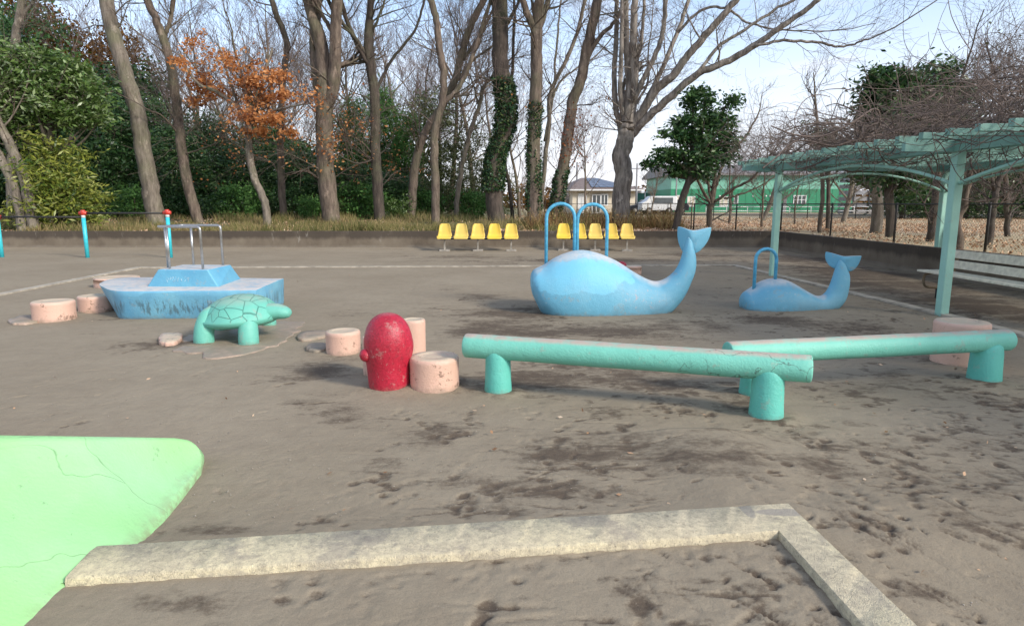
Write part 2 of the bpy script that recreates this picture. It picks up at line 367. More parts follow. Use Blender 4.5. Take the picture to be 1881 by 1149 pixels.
def kerb():
    n = NT('kerb_concrete')
    a = n.mix(n.rng(n.noise(4, 6, 0.65), 0.35, 0.65), (0.45, 0.385, 0.285), (0.60, 0.52, 0.39))
    y = n.mth('ADD', n.rng(n.noise(2.0, 5, 0.6), 0.40, 0.60), n.mth('MULTIPLY', n.mth('SUBTRACT', n.noise(45, 5, 0.8), 0.5), 1.9))
    a = n.mix(n.rng(y, 0.50, 0.95, 0, 0.75), a, (0.74, 0.65, 0.42))
    g = n.N('NewGeometry'); pt = n.rng(g.outputs['Pointiness'], 0.51, 0.56); a = n.mix(n.mth('MULTIPLY', pt, 0.6), a, (0.76, 0.66, 0.42))
    d = n.rng(n.noise(7, 7, 0.75), 0.58, 0.68, 0, 0.65); a = n.mix(d, a, (0.15, 0.125, 0.10))
    s = n.rng(n.noise(120, 2), 0.64, 0.70, 0, 0.5); a = n.mix(s, a, (0.09, 0.075, 0.06))
    q = n.xyz(); lo = n.rng(n.mth('ADD', q[2], n.mth('MULTIPLY', n.mth('SUBTRACT', n.noise(9, 5), 0.5), 0.05)), 0.045, 0.015); a = n.mix(n.mth('MULTIPLY', lo, 0.75), a, (0.15, 0.115, 0.075))
    g3 = n.rng(n.noise(30, 8, 0.85), 0.42, 0.60, 0, 0.5); a = n.mix(g3, a, (0.19, 0.165, 0.14)); mo = blob(n, (-0.06, -0.10, 0.07), (0.13, 0.035, 0.08), 0.5, 12, 0.1); a = n.mix(n.mth('MULTIPLY', mo, 0.8), a, (0.33, 0.295, 0.25)); mo = blob(n, (-0.22, -0.05, 0.07), (0.028, 0.10, 0.08), 0.5, 12, 0.1); a = n.mix(n.mth('MULTIPLY', mo, 0.7), a, (0.33, 0.295, 0.25)); g4 = n.rng(n.noise(2.4, 8, 0.75), 0.53, 0.60, 0, 0.5); a = n.mix(g4, a, (0.27, 0.235, 0.20)); n.col(a); n.rough(0.9); n.bump(n.mth('ADD', n.noise(60, 5, 0.7), n.noise(200, 2)), 0.7, 0.012); return n.m
M['kerb'] = kerb()
M['strip'] = simple('strip_concrete', (0.42, 0.37, 0.29), 0.9, 0.22, 5, bump=0.3)
GREEN = (0.205, 0.585, 0.455)
M['beam'] = painted('beam_green', GREEN, dust=(0.47, 0.37, 0.30), dust_amt=0.95, c2=(0.16, 0.50, 0.385), crack=True, up=(0.66, 0.93)).m
M['leg_green'] = painted('leg_green', (0.135, 0.53, 0.43), dust=(0.42, 0.38, 0.30), dust_amt=0.5, c2=(0.09, 0.42, 0.34), up=(0.85, 1.0)).m
M['pink'] = painted('stump_pink', (0.690, 0.440, 0.330), dust=(0.56, 0.47, 0.33), dust_amt=0.95, c2=(0.60, 0.385, 0.29), up=(0.7, 0.95), rub=0.8, chip=(0.19, 0.115, 0.08), base_wear=0.6).m
def slabm():
    n = painted('slab_pink', (0.54, 0.385, 0.29), dust=(0.30, 0.25, 0.18), dust_amt=0.7, c2=(0.36, 0.26, 0.19))
    n.col(n.mix(n.rng(n.noise(3.2, 7, 0.7), 0.50, 0.58, 0, 0.93), n.a, (0.265, 0.222, 0.162))); return n.m
M['slab_pink'] = slabm()
def redm():
    n = painted('red_paint', (0.50, 0.018, 0.048), dust=(0.55, 0.20, 0.19), dust_amt=0.45, c2=(0.38, 0.012, 0.030), rough=0.42, up=(0.88, 1.0))
    g = n.rng(n.noise(34, 8, 0.85), 0.48, 0.62, 0, 0.75); a2 = n.mix(g, n.a, (0.19, 0.008, 0.018)); w2 = n.rng(n.noise(60, 4, 0.7, stretch=(1, 1, .6)), 0.64, 0.69, 0, 0.5); n.col(n.mix(w2, a2, (0.62, 0.30, 0.30))); return n.m
M['red'] = redm()
BLUE = (0.160, 0.445, 0.580)
def boatm():
    n = painted('boat_blue', (0.185, 0.445, 0.565), dust=(0.62, 0.56, 0.50), dust_amt=0.95, c2=(0.11, 0.32, 0.48), crack=False, up=(0.8, 0.97))
    q = n.xyz()
    s = n.noise(26, 5, 0.7, stretch=(1, 1, 0.05)); s = n.mth('SUBTRACT', s, n.mth('MULTIPLY', n.mth('ABSOLUTE', n.mth('SUBTRACT', q[2], 0.14)), 0.9)); m = n.mth('MULTIPLY', n.rng(s, 0.44, 0.54), n.rng(q[2], 0.30, 0.22)); m = n.mth('MULTIPLY', m, n.rng(n.noise(1.6, 2), 0.36, 0.46))
    m = n.mth('MULTIPLY', m, n.rng(q[2], 0.02, 0.08))
    n.col(n.mix(n.mth('MULTIPLY', m, 0.65), n.a, (0.065, 0.085, 0.080))); return n.m
M['boat'] = boatm()
M['cabin'] = painted('cabin_blue', (0.150, 0.420, 0.550), dust=(0.60, 0.55, 0.50), dust_amt=0.9, c2=(0.10, 0.32, 0.48), up=(0.8, 0.97)).m
def whalem(name, patch):
    n = painted(name, BLUE, dust=(0.60, 0.58, 0.55), dust_amt=0.92, c2=(0.13, 0.385, 0.53), crack=False, up=(0.62, 0.93))
    a = n.a
    if patch:
        b = blob(n, (-0.42, -0.36, 0.50), (0.64, 0.60, 0.24), 1.5, 3.2, 0.03); a = n.mix(n.mth('MULTIPLY', b, 0.65), a, (0.20, 0.57, 0.75))
        b2 = blob(n, (0.45, -0.42, 0.20), (0.36, 0.5, 0.14), 0.5, 5, 0.15); sp = n.mth('MULTIPLY', b2, n.rng(n.noise(20, 5, 0.75), 0.58, 0.64)); a = n.mix(sp, a, (0.55, 0.40, 0.40))
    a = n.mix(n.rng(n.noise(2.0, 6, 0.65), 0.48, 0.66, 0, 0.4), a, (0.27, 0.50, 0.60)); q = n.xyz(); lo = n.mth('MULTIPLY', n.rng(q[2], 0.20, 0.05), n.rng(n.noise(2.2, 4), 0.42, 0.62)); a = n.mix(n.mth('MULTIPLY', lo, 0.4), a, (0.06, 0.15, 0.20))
    n.col(a); return n.m
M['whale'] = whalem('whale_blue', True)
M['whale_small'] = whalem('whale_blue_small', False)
M['pipe_blue'] = simple('pipe_blue', (0.10, 0.42, 0.62), 0.35, 0.15, 20)
M['steel'] = simple('stainless_steel', (0.50, 0.49, 0.47), 0.3, 0.1, 30, metal=0.9)
def turtlem():
    n = painted('turtle_green', (0.155, 0.500, 0.390), dust=(0.36, 0.41, 0.32), dust_amt=0.6, c2=(0.12, 0.41, 0.32), up=(0.7, 0.98)); return n
M['turtle'] = turtlem().m
def shellm():
    n = turtlem(); v = n.N('TexVoronoi'); v.feature = 'DISTANCE_TO_EDGE'; v.inputs['Scale'].default_value = 6.3; v.inputs['Randomness'].default_value = 0.75
    n.L(n.co, v.inputs['Vector']); q = n.xyz(); on = n.rng(q[2], 0.245, 0.25); ln = n.mth('MULTIPLY', n.rng(v.outputs['Distance'], 0.010, 0.028, 1, 0), on)
    n.col(n.mix(n.mth('MULTIPLY', ln, 0.7), n.a, (0.045, 0.15, 0.12)))
    b = n.bump(n.mth('SUBTRACT', n.mth('MULTIPLY', n.noise(70, 4), 0.3), ln), 0.6, 0.02); return n.m
M['shell'] = shellm()
def slidem():
    n = NT('pale_green_paint'); a = n.mix(n.rng(n.noise(1.1, 4), 0.35, 0.65), (0.30, 0.60, 0.25), (0.37, 0.66, 0.35))
    a = n.mix(n.rng(n.noise(9, 6, 0.7), 0.62, 0.70, 0, 0.25), a, (0.35, 0.55, 0.30))
    v = n.N('TexVoronoi'); v.feature = 'DISTANCE_TO_EDGE'; v.inputs['Scale'].default_value = 1.25
    nv = n.N('TexNoise'); nv.inputs['Scale'].default_value = 3; nv.inputs['Detail'].default_value = 3; n.L(n.co, nv.inputs['Vector'])
    vm = n.N('VectorMath'); vm.operation = 'MULTIPLY_ADD'; vm.inputs[1].default_value = (0.4, 0.4, 0.4); n.L(nv.outputs['Color'], vm.inputs[0]); n.L(n.co, vm.inputs[2]); n.L(vm.outputs[0], v.inputs['Vector'])
    ck = n.mth('MULTIPLY', n.rng(v.outputs['Distance'], 0.0, 0.005, 1, 0), n.rng(n.noise(2.2, 3), 0.44, 0.56)); a = n.mix(n.mth('MULTIPLY', ck, 0.7), a, (0.09, 0.17, 0.08))
    yg = n.rng(n.noise(0.9, 3, 0.5, stretch=(1, .5, 1)), 0.42, 0.62, 0, 0.65); a = n.mix(yg, a, (0.34, 0.66, 0.20))
    s = n.mth('MULTIPLY', n.rng(n.noise(14, 6, 0.8), 0.62, 0.67), 0.6); a = n.mix(s, a, (0.14, 0.27, 0.12))
    sc = n.rng(n.noise(3.5, 8, 0.8), 0.56, 0.66, 0, 0.30); a = n.mix(sc, a, (0.42, 0.55, 0.36)); q = n.xyz()
    lo = n.mth('MULTIPLY', n.rng(q[2], 0.07, 0.015), n.rng(n.noise(16, 6, 0.7), 0.42, 0.6)); a = n.mix(n.mth('MULTIPLY', lo, 0.6), a, (0.24, 0.21, 0.13))
    n.col(a); n.rough(0.5); n.bump(n.mth('ADD', n.noise(60, 4), n.mth('MULTIPLY', n.noise(5, 3), 2)), 0.25, 0.01); return n.m
M['slide'] = slidem()
def yellowm():
    n = NT('yellow_plastic'); oi = n.N('ObjectInfo'); a = n.mix(oi.outputs['Random'], (0.76, 0.52, 0.05), (0.70, 0.50, 0.12)); a = n.mix(n.rng(n.noise(6, 7, 0.75), 0.5, 0.7, 0, 0.35), a, (0.50, 0.38, 0.12)); n.col(a); n.rough(0.42); return n.m
M['yellow'] = yellowm()
M['pale_metal'] = simple('pale_metal', (0.34, 0.31, 0.26), 0.6, 0.2, 9)
M['pergola'] = painted('pergola_green', (0.235, 0.445, 0.375), dust=(0.27, 0.30, 0.25), dust_amt=0.6, c2=(0.17, 0.345, 0.29), rub=0.6, chip=(0.20, 0.27, 0.22)).m
M['pergola_post'] = painted('pergola_post_green', (0.35, 0.62, 0.52), dust=(0.42, 0.46, 0.36), dust_amt=0.4, c2=(0.29, 0.54, 0.45)).m
M['white_wood'] = simple('white_slat', (0.74, 0.70, 0.55), 0.7, 0.12, 12, bump=0.2)
M['dark_metal'] = simple('dark_metal', (0.020, 0.019, 0.017), 0.6, 0.2, 12)
M['rust_metal'] = simple('rusty_metal', (0.20, 0.15, 0.09), 0.8, 0.25, 12)
M['cyan'] = simple('cyan_paint', (0.045, 0.52, 0.60), 0.4, 0.1, 12)
M['redcap'] = simple('red_cap', (0.60, 0.055, 0.035), 0.4, 0.12, 12)
M['white'] = simple('white_paint', (0.72, 0.72, 0.70), 0.5, 0.08, 6)
M['cream'] = simple('cream_wall', (0.62, 0.55, 0.43), 0.8, 0.08, 1.5)
M['roof'] = simple('roof_tile', (0.20, 0.155, 0.135), 0.7, 0.12, 4)
M['solar'] = simple('solar_glass', (0.13, 0.155, 0.20), 0.2, 0.1, 3)
M['glass'] = simple('window_glass', (0.10, 0.115, 0.12), 0.12, 0.25, 0.8)
M['green_low'] = simple('green_cladding', (0.025, 0.235, 0.115), 0.55, 0.08, 0.6)
M['green_high'] = simple('pale_green_cladding', (0.18, 0.45, 0.33), 0.55, 0.06, 0.6)
M['roof_grey'] = simple('grey_roof', (0.24, 0.23, 0.225), 0.7, 0.1, 1.5)
M['net_green'] = simple('green_net', (0.05, 0.17, 0.13), 0.8, 0.15, 1.0)
M['grey_panel'] = simple('grey_panel', (0.25, 0.25, 0.26), 0.7, 0.2, 1.0)
M['car_dark'] = simple('dark_car_paint', (0.02, 0.02, 0.024), 0.25, 0.1, 3)
M['rubber'] = simple('rubber', (0.018, 0.018, 0.018), 0.8, 0.1, 9)
M['vine'] = simple('vine_bark', (0.165, 0.120, 0.095), 0.85, 0.3, 6)
M['asphalt'] = simple('asphalt', (0.075, 0.073, 0.07), 0.9, 0.1, 3)
# ================================================================ TERRAIN
WALL_Y = 21.6; WALL_X = 8.60; WALL_H = 0.58
def TZ(x, y):          # ground outside the playground (held back by the wall)
    r = 0.30 * smooth(23, 28, np.asarray(y, float)) * smooth(3, -3, np.asarray(x, float))
    return 0.53 + r
# sandbox corner in plan
KZ = 0.075
kA = G(180, 1000, KZ); kB = G(1448, 922, KZ); kC = G(1430, 975, KZ); kD = G(118, 1062, KZ)
kE = G(1690, 1149, KZ); kF = G(1585, 1149, KZ)
rng = np.random.RandomState(3)
def spacing(segs):
    out = []
    for a, b, s in segs: out.append(np.arange(a, b - 1e-6, s))
    return np.append(np.concatenate(out), segs[-1][1])
def line_side(p, a, b):
    return (b.x - a.x) * (p[1] - a.y) - (b.y - a.y) * (p[0] - a.x)
def build_ground():
    xs = spacing([(-45, -12, 1.5), (-12, -5, 0.09), (-5, 5.2, 0.0135), (5.2, 8.80, 0.045)])
    ys = spacing([(-14, 0.6, 0.8), (0.6, 1.5, 0.05), (1.5, 6.2, 0.0135), (6.2, 12, 0.032), (12, WALL_Y + 0.1, 0.12)])
    X, Y = np.meshgrid(xs, ys)
    Z = 0.020 * (fbm(X, Y, 1.6, 3, 1) - 0.5) + 0.007 * (fbm(X, Y, 0.22, 3, 5) - 0.5) + 0.004 * (fbm(X, Y, 0.05, 2, 9) - 0.5)
    # wet, trodden places: (u, v, half width, half height in photo pixels, weight)
    P = [(800,790,55,26,.9),(860,770,40,16,.5),(1090,835,150,48,.75),(1290,850,190,38,.85),(1500,860,70,26,.9),(1010,900,150,40,.7),(700,860,60,30,.4),
         (860,880,110,30,.45),(1080,690,190,30,1.0),(1150,655,160,22,.9),(1220,712,120,26,.6),(950,575,120,22,.85),(870,600,70,22,.8),(1060,605,220,16,.95),(1260,600,120,14,.8),(1420,588,80,12,.95),
         (590,680,60,24,.8),(625,765,45,24,.5),(560,740,50,20,.4),(280,635,70,12,.7),(240,580,50,8,.5),(430,975,110,16,.8),(620,965,90,18,.5),(880,940,120,18,.7),
         (1700,880,120,60,.35),(1800,800,90,40,.35),(1560,720,80,30,.4),(1640,690,70,24,.5),(1690,1095,60,26,.7),(1750,960,60,25,.5),(1560,960,60,28,.5),(1620,1010,50,26,.4),(330,1125,120,22,.8),(170,1140,60,14,.5),
         (1180,1100,70,40,.5),(1330,1080,90,45,.35),(1480,1060,50,50,.45),(900,480,150,7,.45),(1290,468,150,9,.6),(1560,500,110,18,1),(1660,525,130,26,1.05),(1800,560,110,34,1.05),(1480,478,80,12,.9),(1120,478,260,7,.7),(860,472,160,5,.6),(1560,600,90,18,.6),(1800,730,80,30,.5),(1450,474,70,9,.7),
         (880,545,50,12,.6),(620,575,50,8,.4),(820,530,30,8,.4),(1350,740,60,18,.5),(1580,820,120,30,.4),(1400,800,160,25,.45),(1120,760,120,22,.35)]
    damp_shade = np.zeros_like(X)
    for u, v, a, b, w in P:
        c = G(u, v); r = abs(G(u + a, v).x - c.x); q = abs(G(u, v - b).y - G(u, v + b).y) / 2
        m = np.exp(-(((X - c.x) / r) ** 2 + ((Y - c.y) / q) ** 2) * 0.9); damp_shade = np.maximum(damp_shade, w * m)
    damp_shade = damp_shade * (0.20 + 1.38 * fbm(X * 0.55, Y, 0.26, 5, 21))
    damp_shade += 0.34 * smooth(0.56, 0.70, fbm(X * 0.7, Y, 0.085, 4, 91)) * smooth(0.38, 0.60, fbm(X, Y, 0.9, 3, 14)) * (0.45 + 0.75 * smooth(-0.8, 1.5, X)); damp_shade += 0.22 * smooth(0.5, 0.75, fbm(X * 0.5, Y * 1.2, 0.5, 5, 33))
    # footprints, heel marks and scuffs pressed into the soil
    def dent(cx, cy, a, b, ang, dep, tread=False):
        R2 = max(a, b) * 2.2
        i0, i1 = np.searchsorted(xs, [cx - R2, cx + R2]); j0, j1 = np.searchsorted(ys, [cy - R2, cy + R2])
        if i1 - i0 < 3 or j1 - j0 < 3: return
        xx = X[j0:j1, i0:i1] - cx; yy = Y[j0:j1, i0:i1] - cy; c, s = math.cos(ang), math.sin(ang)
        u = (xx * c + yy * s) / a; v = (-xx * s + yy * c) / b
        r = np.sqrt(u * u + v * v) + 0.35 * (vnoise(X[j0:j1, i0:i1], Y[j0:j1, i0:i1], 0.04, 3) - 0.5)
        dq = dep; dep = dep * 0.66; h = -dep * smooth(1.05, 0.40, r) + dep * 0.14 * np.exp(-((r - 1.25) / 0.22) ** 2)
        if tread: h = h * (1 + 0.35 * np.sign(np.sin(u * 9)) * (np.abs(v) < 0.8))
        Z[j0:j1, i0:i1] += h; damp_shade[j0:j1, i0:i1] += 52 * dq * smooth(1.0, 0.5, r) * 0.75
    def dens(x, y):
        u = 0.0
        if x > 0.9 and y < 5.3: u = 0.95
        elif -0.9 < x <= 0.9 and y < 4.6: u = 0.55
        elif x > 2.0: u = 0.5
        else: u = 0.05
        return u
    n = 0
    while n < 3600:
        x = rng.uniform(-4.5, 6.5); y = 1.5 + 10 * rng.rand() ** 1.35
        if rng.rand() > dens(x, y) * (0.12 + 1.4 * float(smooth(0.38, 0.62, fbm(x, y, 0.8, 2, 60)))): n += 0.1; continue
        inside = line_side((x, y), kD, kC) < 0 and x < 1.4
        k = rng.rand(); ang = rng.normal(0.2, 0.7)
        if k < 0.22:
            ang = rng.normal(1.3, 0.7); dd = rng.uniform(0.004, 0.009)
            dent(x, y, 0.075, 0.042, ang, dd, True); dent(x - 0.11 * math.cos(ang), y - 0.11 * math.sin(ang), 0.042, 0.034, ang, dd * 1.3, True)
        elif k < 0.75: dent(x, y, rng.uniform(0.014, 0.055), rng.uniform(0.009, 0.024), ang, rng.uniform(0.005, 0.017) * (1.15 if x > 0.9 else 0.75))
        else: dent(x, y, rng.uniform(0.08, 0.24), rng.uniform(0.009, 0.018), rng.normal(-0.75 if x > 1.2 else 0.15, 0.3), rng.uniform(0.004, 0.009))
        n += 1
    for k in range(150):    # raked scuffs inside and beside the sandbox corner
        x = rng.uniform(0.3, 2.6); y = rng.uniform(1.5, 2.6)
        dent(x, y, rng.uniform(0.10, 0.3), rng.uniform(0.007, 0.012), rng.normal(-1.05, 0.14), rng.uniform(0.004, 0.008))
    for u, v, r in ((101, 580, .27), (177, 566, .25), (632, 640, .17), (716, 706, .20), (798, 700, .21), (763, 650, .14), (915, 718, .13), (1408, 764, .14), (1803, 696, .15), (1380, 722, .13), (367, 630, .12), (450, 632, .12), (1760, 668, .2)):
        c = G(u, v); q = np.hypot(X - c.x, Y - c.y); w = 0.5 + fbm(X, Y, 0.15, 2, 77); Z += 0.016 * w * np.exp(-((q - r) / 0.09) ** 2); damp_shade += 0.30 * w * np.exp(-((q - r * 1.05) / 0.10) ** 2)  # soil heaped round each base, with contact shade painted into the soil colour
    # soil banked up to the wall foot; the bed of the sandbox lies a little lower than the soil behind it
    Z += 0.05 * smooth(WALL_Y - 0.9, WALL_Y, Y)
    s1 = ((kC.x - kD.x) * (Y - kD.y) - (kC.y - kD.y) * (X - kD.x)) / math.hypot(kC.x - kD.x, kC.y - kD.y)
    s2 = ((kF.x - kC.x) * (Y - kC.y) - (kF.y - kC.y) * (X - kC.x)) / math.hypot(kF.x - kC.x, kF.y - kC.y)
    outside = np.maximum(smooth(0.0, 0.10, s1), smooth(0.0, 0.10, s2))
    near = np.exp(-(np.maximum(0, np.minimum(np.abs(s1 - 0.1), np.abs(s2 - 0.1)) - 0.1) / 0.25) ** 2)
    ins = (1 - outside) * (X > -4) * (X < 2.2) * (Y < 3.2)
    Z += 0.038 * outside * near * (Y < 4) + 0.042 * ins
    mb = MB(); mb.add(np.stack([X, Y, Z], -1).reshape(-1, 3), grid_faces(len(ys), len(xs)))
    o = mb.build('ground', M['soil']); tag(o, 'trodden brown grey playground soil with footprints and wet patches', kind='structure')
    at = o.data.attributes.new('damp_shade', 'FLOAT', 'POINT'); at.data.foreach_set('value', np.clip(damp_shade, 0, 1.4).astype(np.float32).ravel())
build_ground()
# outer terrain: one sheet to the horizon beyond the wall
def build_terrain():
    xs = spacing([(-700, -60, 40), (-60, -24, 3), (-24, 30, 0.5), (30, 60, 3), (60, 700, 40)]); ys = spacing([(WALL_Y + 0.15, 60, 0.5), (60, 160, 5), (160, 900, 60)])
    X, Y = np.meshgrid(xs, ys); Z = TZ(X, Y) + 0.05 * (fbm(X, Y, 3, 3, 4) - 0.5) * smooth(WALL_Y + .1, WALL_Y + 2, Y)
    mb = MB(); mb.add(np.stack([X, Y, Z], -1).reshape(-1, 3), grid_faces(len(ys), len(xs)))
    xs = spacing([(WALL_X + 0.14, 30, 0.5), (30, 700, 50)]); ys = spacing([(-300, -20, 20), (-20, WALL_Y + 0.15, 0.5)]); ys[-1] = WALL_Y + 0.15
    X, Y = np.meshgrid(xs, ys); Z = TZ(X, Y) + 0.05 * (fbm(X, Y, 3, 3, 4) - 0.5) * smooth(WALL_X + .1, WALL_X + 2, X) * smooth(WALL_Y + .1, WALL_Y - 2, Y)
    mb.add(np.stack([X, Y, Z], -1).reshape(-1, 3), grid_faces(len(ys), len(xs)))
    tag(mb.build('terrain', M['field']), 'field and wood floor strewn with brown fallen leaves', kind='structure')
    mb = MB(); box(mb, (-700, -300, -0.4), (WALL_X, WALL_Y, -0.12)); tag(mb.build('ground_base', M['soil']), kind='structure')
build_terrain()
# road in front of the green building
mb = MB(); mb.add([(4, 60, 0.565), (60, 52, 0.565), (60, 57, 0.565), (4, 65, 0.565)], [(0, 1, 2, 3)]); tag(mb.build('road', M['asphalt']), 'narrow asphalt road beyond the leaf covered field', kind='structure')
# retaining walls: back run and right run, meeting in a corner
def walls():
    mb = MB(); xs = np.arange(-44, WALL_X + 0.01, 4.0)
    prof = [(0.0, -0.15), (0.0, 0.10), (0.03, 0.105), (0.045, WALL_H - 0.015), (0.06, WALL_H), (0.155, WALL_H), (0.16, -0.15)]
    sec = lambda x: np.array([(x, WALL_Y + a, z) for a, z in prof])
    loft(mb, [sec(-44), sec(-20), sec(-8), sec(0), sec(WALL_X)][::-1])
    o = mb.build('retaining_wall', M['wall'], loc=(-10, WALL_Y, 0), smooth=False); tag(o, 'long low weathered concrete retaining wall running behind the yellow seats', 'wall')
    mb = MB(); sec = lambda y: np.array([(WALL_X + a, y, z) for a, z in prof])
    loft(mb, [sec(-13), sec(0), sec(WALL_Y + 0.24)]); o = mb.build('retaining_wall', M['wall'], loc=(WALL_X, 8, 0), smooth=False)
    tag(o, 'low dark concrete retaining wall on the right behind the white bench', 'wall')
walls()
# sandbox kerb and the flush boundary strip
def kerbs():
    def dirn(a, b): return (b - a).normalized()
    dl = dirn(kB, kA); A2 = kA + dl * 0.01; D2 = kD.copy()
    E2 = kE + dirn(kB, kE) * 0.8; F2 = kF + dirn(kC, kF) * 0.8
    mb = MB(); rg = np.random.RandomState(12)
    def strip(Pa, Pb, Qa, Qb, n):          # rings across the kerb, slightly uneven edges
        secs = []
        for i in range(n + 1):
            t = i / n; p = Pa.lerp(Pb, t); q = Qa.lerp(Qb, t); w = (q - p).normalized(); e = rg.normal(0, 0.0016, 6); e[2:6] *= 0.3; j = lambda k: e[k]
            r = 0.010
            ring = [p + w * (-0.004 + j(0)), p + w * (j(0)), p + w * r, q - w * r, q + w * (j(1)), q + w * (0.006 + j(1))]
            zz = [-0.12, KZ - r + j(2), KZ + j(3), KZ + j(4), KZ - r + j(5), -0.12]
            secs.append(np.array([(v.x, v.y, z) for v, z in zip(ring, zz)]))
        loft(mb, secs)
    strip(A2, kB, D2, kC, 90); o = None
    strip(kB, E2, kC, F2, 60)
    o = mb.build('kerb', M['kerb'], loc=(kB.x, kB.y, 0)); m = o.modifiers.new('e', 'EDGE_SPLIT'); m.split_angle = R(50)
    tag(o, 'raised pale yellowish concrete sandbox edging turning a corner in the foreground', 'sandbox edging')
    # flush strip
    pts = [(-16.5, -2), (G(0, 545).x - 0.15, G(0, 545).y), (G(255, 492).x, G(255, 492).y), (G(1350, 488).x, G(1350, 488).y), (G(1740, 580).x, G(1740, 580).y), (5.72, 2.0), (5.75, -8)]
    pts[0] = (pts[1][0] + 0.35, -3)
    P = [Vector((a, b, 0)) for a, b in pts]; mb = MB(); w = 0.075; L_, R_ = [], []
    for i, p in enumerate(P):
        d1 = (p - P[i - 1]).normalized() if i else (P[1] - p).normalized(); d2 = (P[i + 1] - p).normalized() if i < len(P) - 1 else d1
        n1 = Vector((-d1.y, d1.x, 0)); n2 = Vector((-d2.y, d2.x, 0)); n = (n1 + n2).normalized(); s = w / max(0.3, n.dot(n1)); L_.append(p + n * s); R_.append(p - n * s)
    n = len(P); v = [(p.x, p.y, 0.024) for p in L_] + [(p.x, p.y, 0.024) for p in R_] + [(p.x, p.y, -0.1) for p in L_] + [(p.x, p.y, -0.1) for p in R_]
    f = []
    for i in range(n - 1): f += [(i, n + i, n + i + 1, i + 1), (i, i + 1, 2 * n + i + 1, 2 * n + i), (n + i + 1, n + i, 3 * n + i, 3 * n + i + 1)]
    mb.add(v, f); tag(mb.build('boundary_strip', M['strip'], smooth=False), 'thin pale concrete strip set flush in the soil around the play area', kind='structure')
kerbs()
# ================================================================ PALE GREEN CONCRETE SLOPE
def slope():
    # plan outline of the top, with heights: edges of a broad concrete ramp whose long edge runs to the lower left
    ed = [(369, 853, 0.045), (350, 877, 0.040), (245, 999, 0.035), (118, 1090, 0.03), (62, 1149, 0.03), (-60, 1290, 0.03)]
    top = [(371, 838, 0.06), (364, 820, 0.10), (348, 808, 0.145), (322, 804, 0.19), (270, 803, 0.26), (150, 801, 0.38), (0, 799, 0.46), (-250, 795, 0.60), (-500, 790, 0.72)]
    rt = [G(u, v, z) for u, v, z in ed]; lt = [G(u, v, z) for u, v, z in top]
    # cross-curves: from the ridge (far) to the edge (near)
    n = 21; m = 64
    def interp(P, k):
        d = [0]
        for i in range(1, len(P)): d.append(d[-1] + (P[i] - P[i - 1]).length)
        out = []
        for t in np.linspace(0, d[-1], k):
            i = max(0, min(len(P) - 2, int(np.searchsorted(d, t) - 1))); s = (t - d[i]) / (d[i + 1] - d[i]); out.append(P[i].lerp(P[i + 1], s))
        return out
    Rr = interp(rt, m); Ll = interp(lt, m); rows = []
    c0 = (rt[0] + lt[0]) / 2
    for i in range(m):
        a, b = Ll[i], Rr[i]; row = []
        away = (a - b); away.z = 0; away.normalize()
        row += [Vector((a.x, a.y, 0)) + away * 0.16 + Vector((0, 0, -0.1)), Vector((a.x, a.y, a.z * 0.55)) + away * 0.10, a + away * 0.055 + Vector((0, 0, -0.03))]
        for t in np.linspace(0, 1, n):
            q = a.lerp(b, t); q.z += -0.030 * math.sin(math.pi * t) * min(1, i / 6); row.append(q)
        row += [b - away * 0.020 + Vector((0, 0, -0.018)), b - away * 0.030 + Vector((0, 0, -0.05)), Vector((b.x, b.y, -0.10)) - away * 0.03]
        rows.append([tuple(v) for v in row])
    k = len(rows[0]); V = np.array(rows); mb = MB(); mb.add(V.reshape(-1, 3), grid_faces(m, k)[:, ::-1])
    mb.add(V[0], [tuple(range(k))])
    o = mb.build('concrete_slide', M['slide'], loc=(kA.x - 0.3, kA.y, 0)); weld(o)
    tag(o, 'smooth pale mint green concrete slide end with hairline cracks at lower left', 'slide')
slope()
# ================================================================ PINK STUMPS AND SLABS
def stump(u0, u1, vtop, vbase, label, name='stump', seed=0, Yb=None, lump=0.012):
    rg = np.random.RandomState(seed + 40); uc = (u0 + u1) / 2
    b = G(uc, vbase) if Yb is None else Vector(((uc - CX) / F * Yb, Yb, 0)); Y = b.y
    for _ in range(4):
        r = px((u1 - u0) / 2, Y + 0.1); Y = b.y + r
    c = Vector((D(uc, vbase, Y).x, Y, 0))
    d = ray(uc, vtop); h = EYE + d.z * (Y + r * 0.8) / d.y
    h = max(h, 0.03)
    prof = [(r * 1.02, -0.1), (r * 1.0, 0.0), (r * 0.995, h * 0.4), (r * 1.0, h * 0.8), (r * 1.005, h - 0.035), (r * 1.0, h - 0.022), (r * 0.975, h - 0.009), (r * 0.93, h), (r * 0.62, h + 0.003), (r * 0.58, h - 0.003), (r * 0.3, h + 0.001), (r * 0.05, h)]
    if h < 0.06: prof = [(r, -0.05), (r, h * 0.5), (r * 0.97, h * 0.9), (r * 0.9, h), (r * 0.4, h + .002), (r * .05, h)]
    mb = MB(); lathe(mb, c, prof, 48, wob=lump * 0.7, rng=rg); o = mb.build(name, M['pink'], loc=c)
    tag(o, label, 'stepping stump', 'pink concrete stepping stumps'); return o
stump(67, 136, 548, 593, 'low pink concrete stump left of the blue boat, beside a flat disc', seed=1)
stump(149, 206, 539, 576, 'pink concrete stump tucked against the bow of the blue boat', seed=2)
stump(180, 254, 505, 530, 'broad pink stump half hidden behind the deck of the blue boat', seed=3)
stump(600, 663, 602, 653, 'small pink stump with chipped rim just left of the red post', seed=4)
stump(738, 783, 583, 665, 'tall narrow pink stump standing behind the red post', seed=5)
stump(753, 845, 645, 722, 'wide pink stump with cracked top at the right foot of the red post', seed=6)
stump(1713, 1803, 583, 678, 'peeling pink stump in front of the near green pergola post', seed=7)
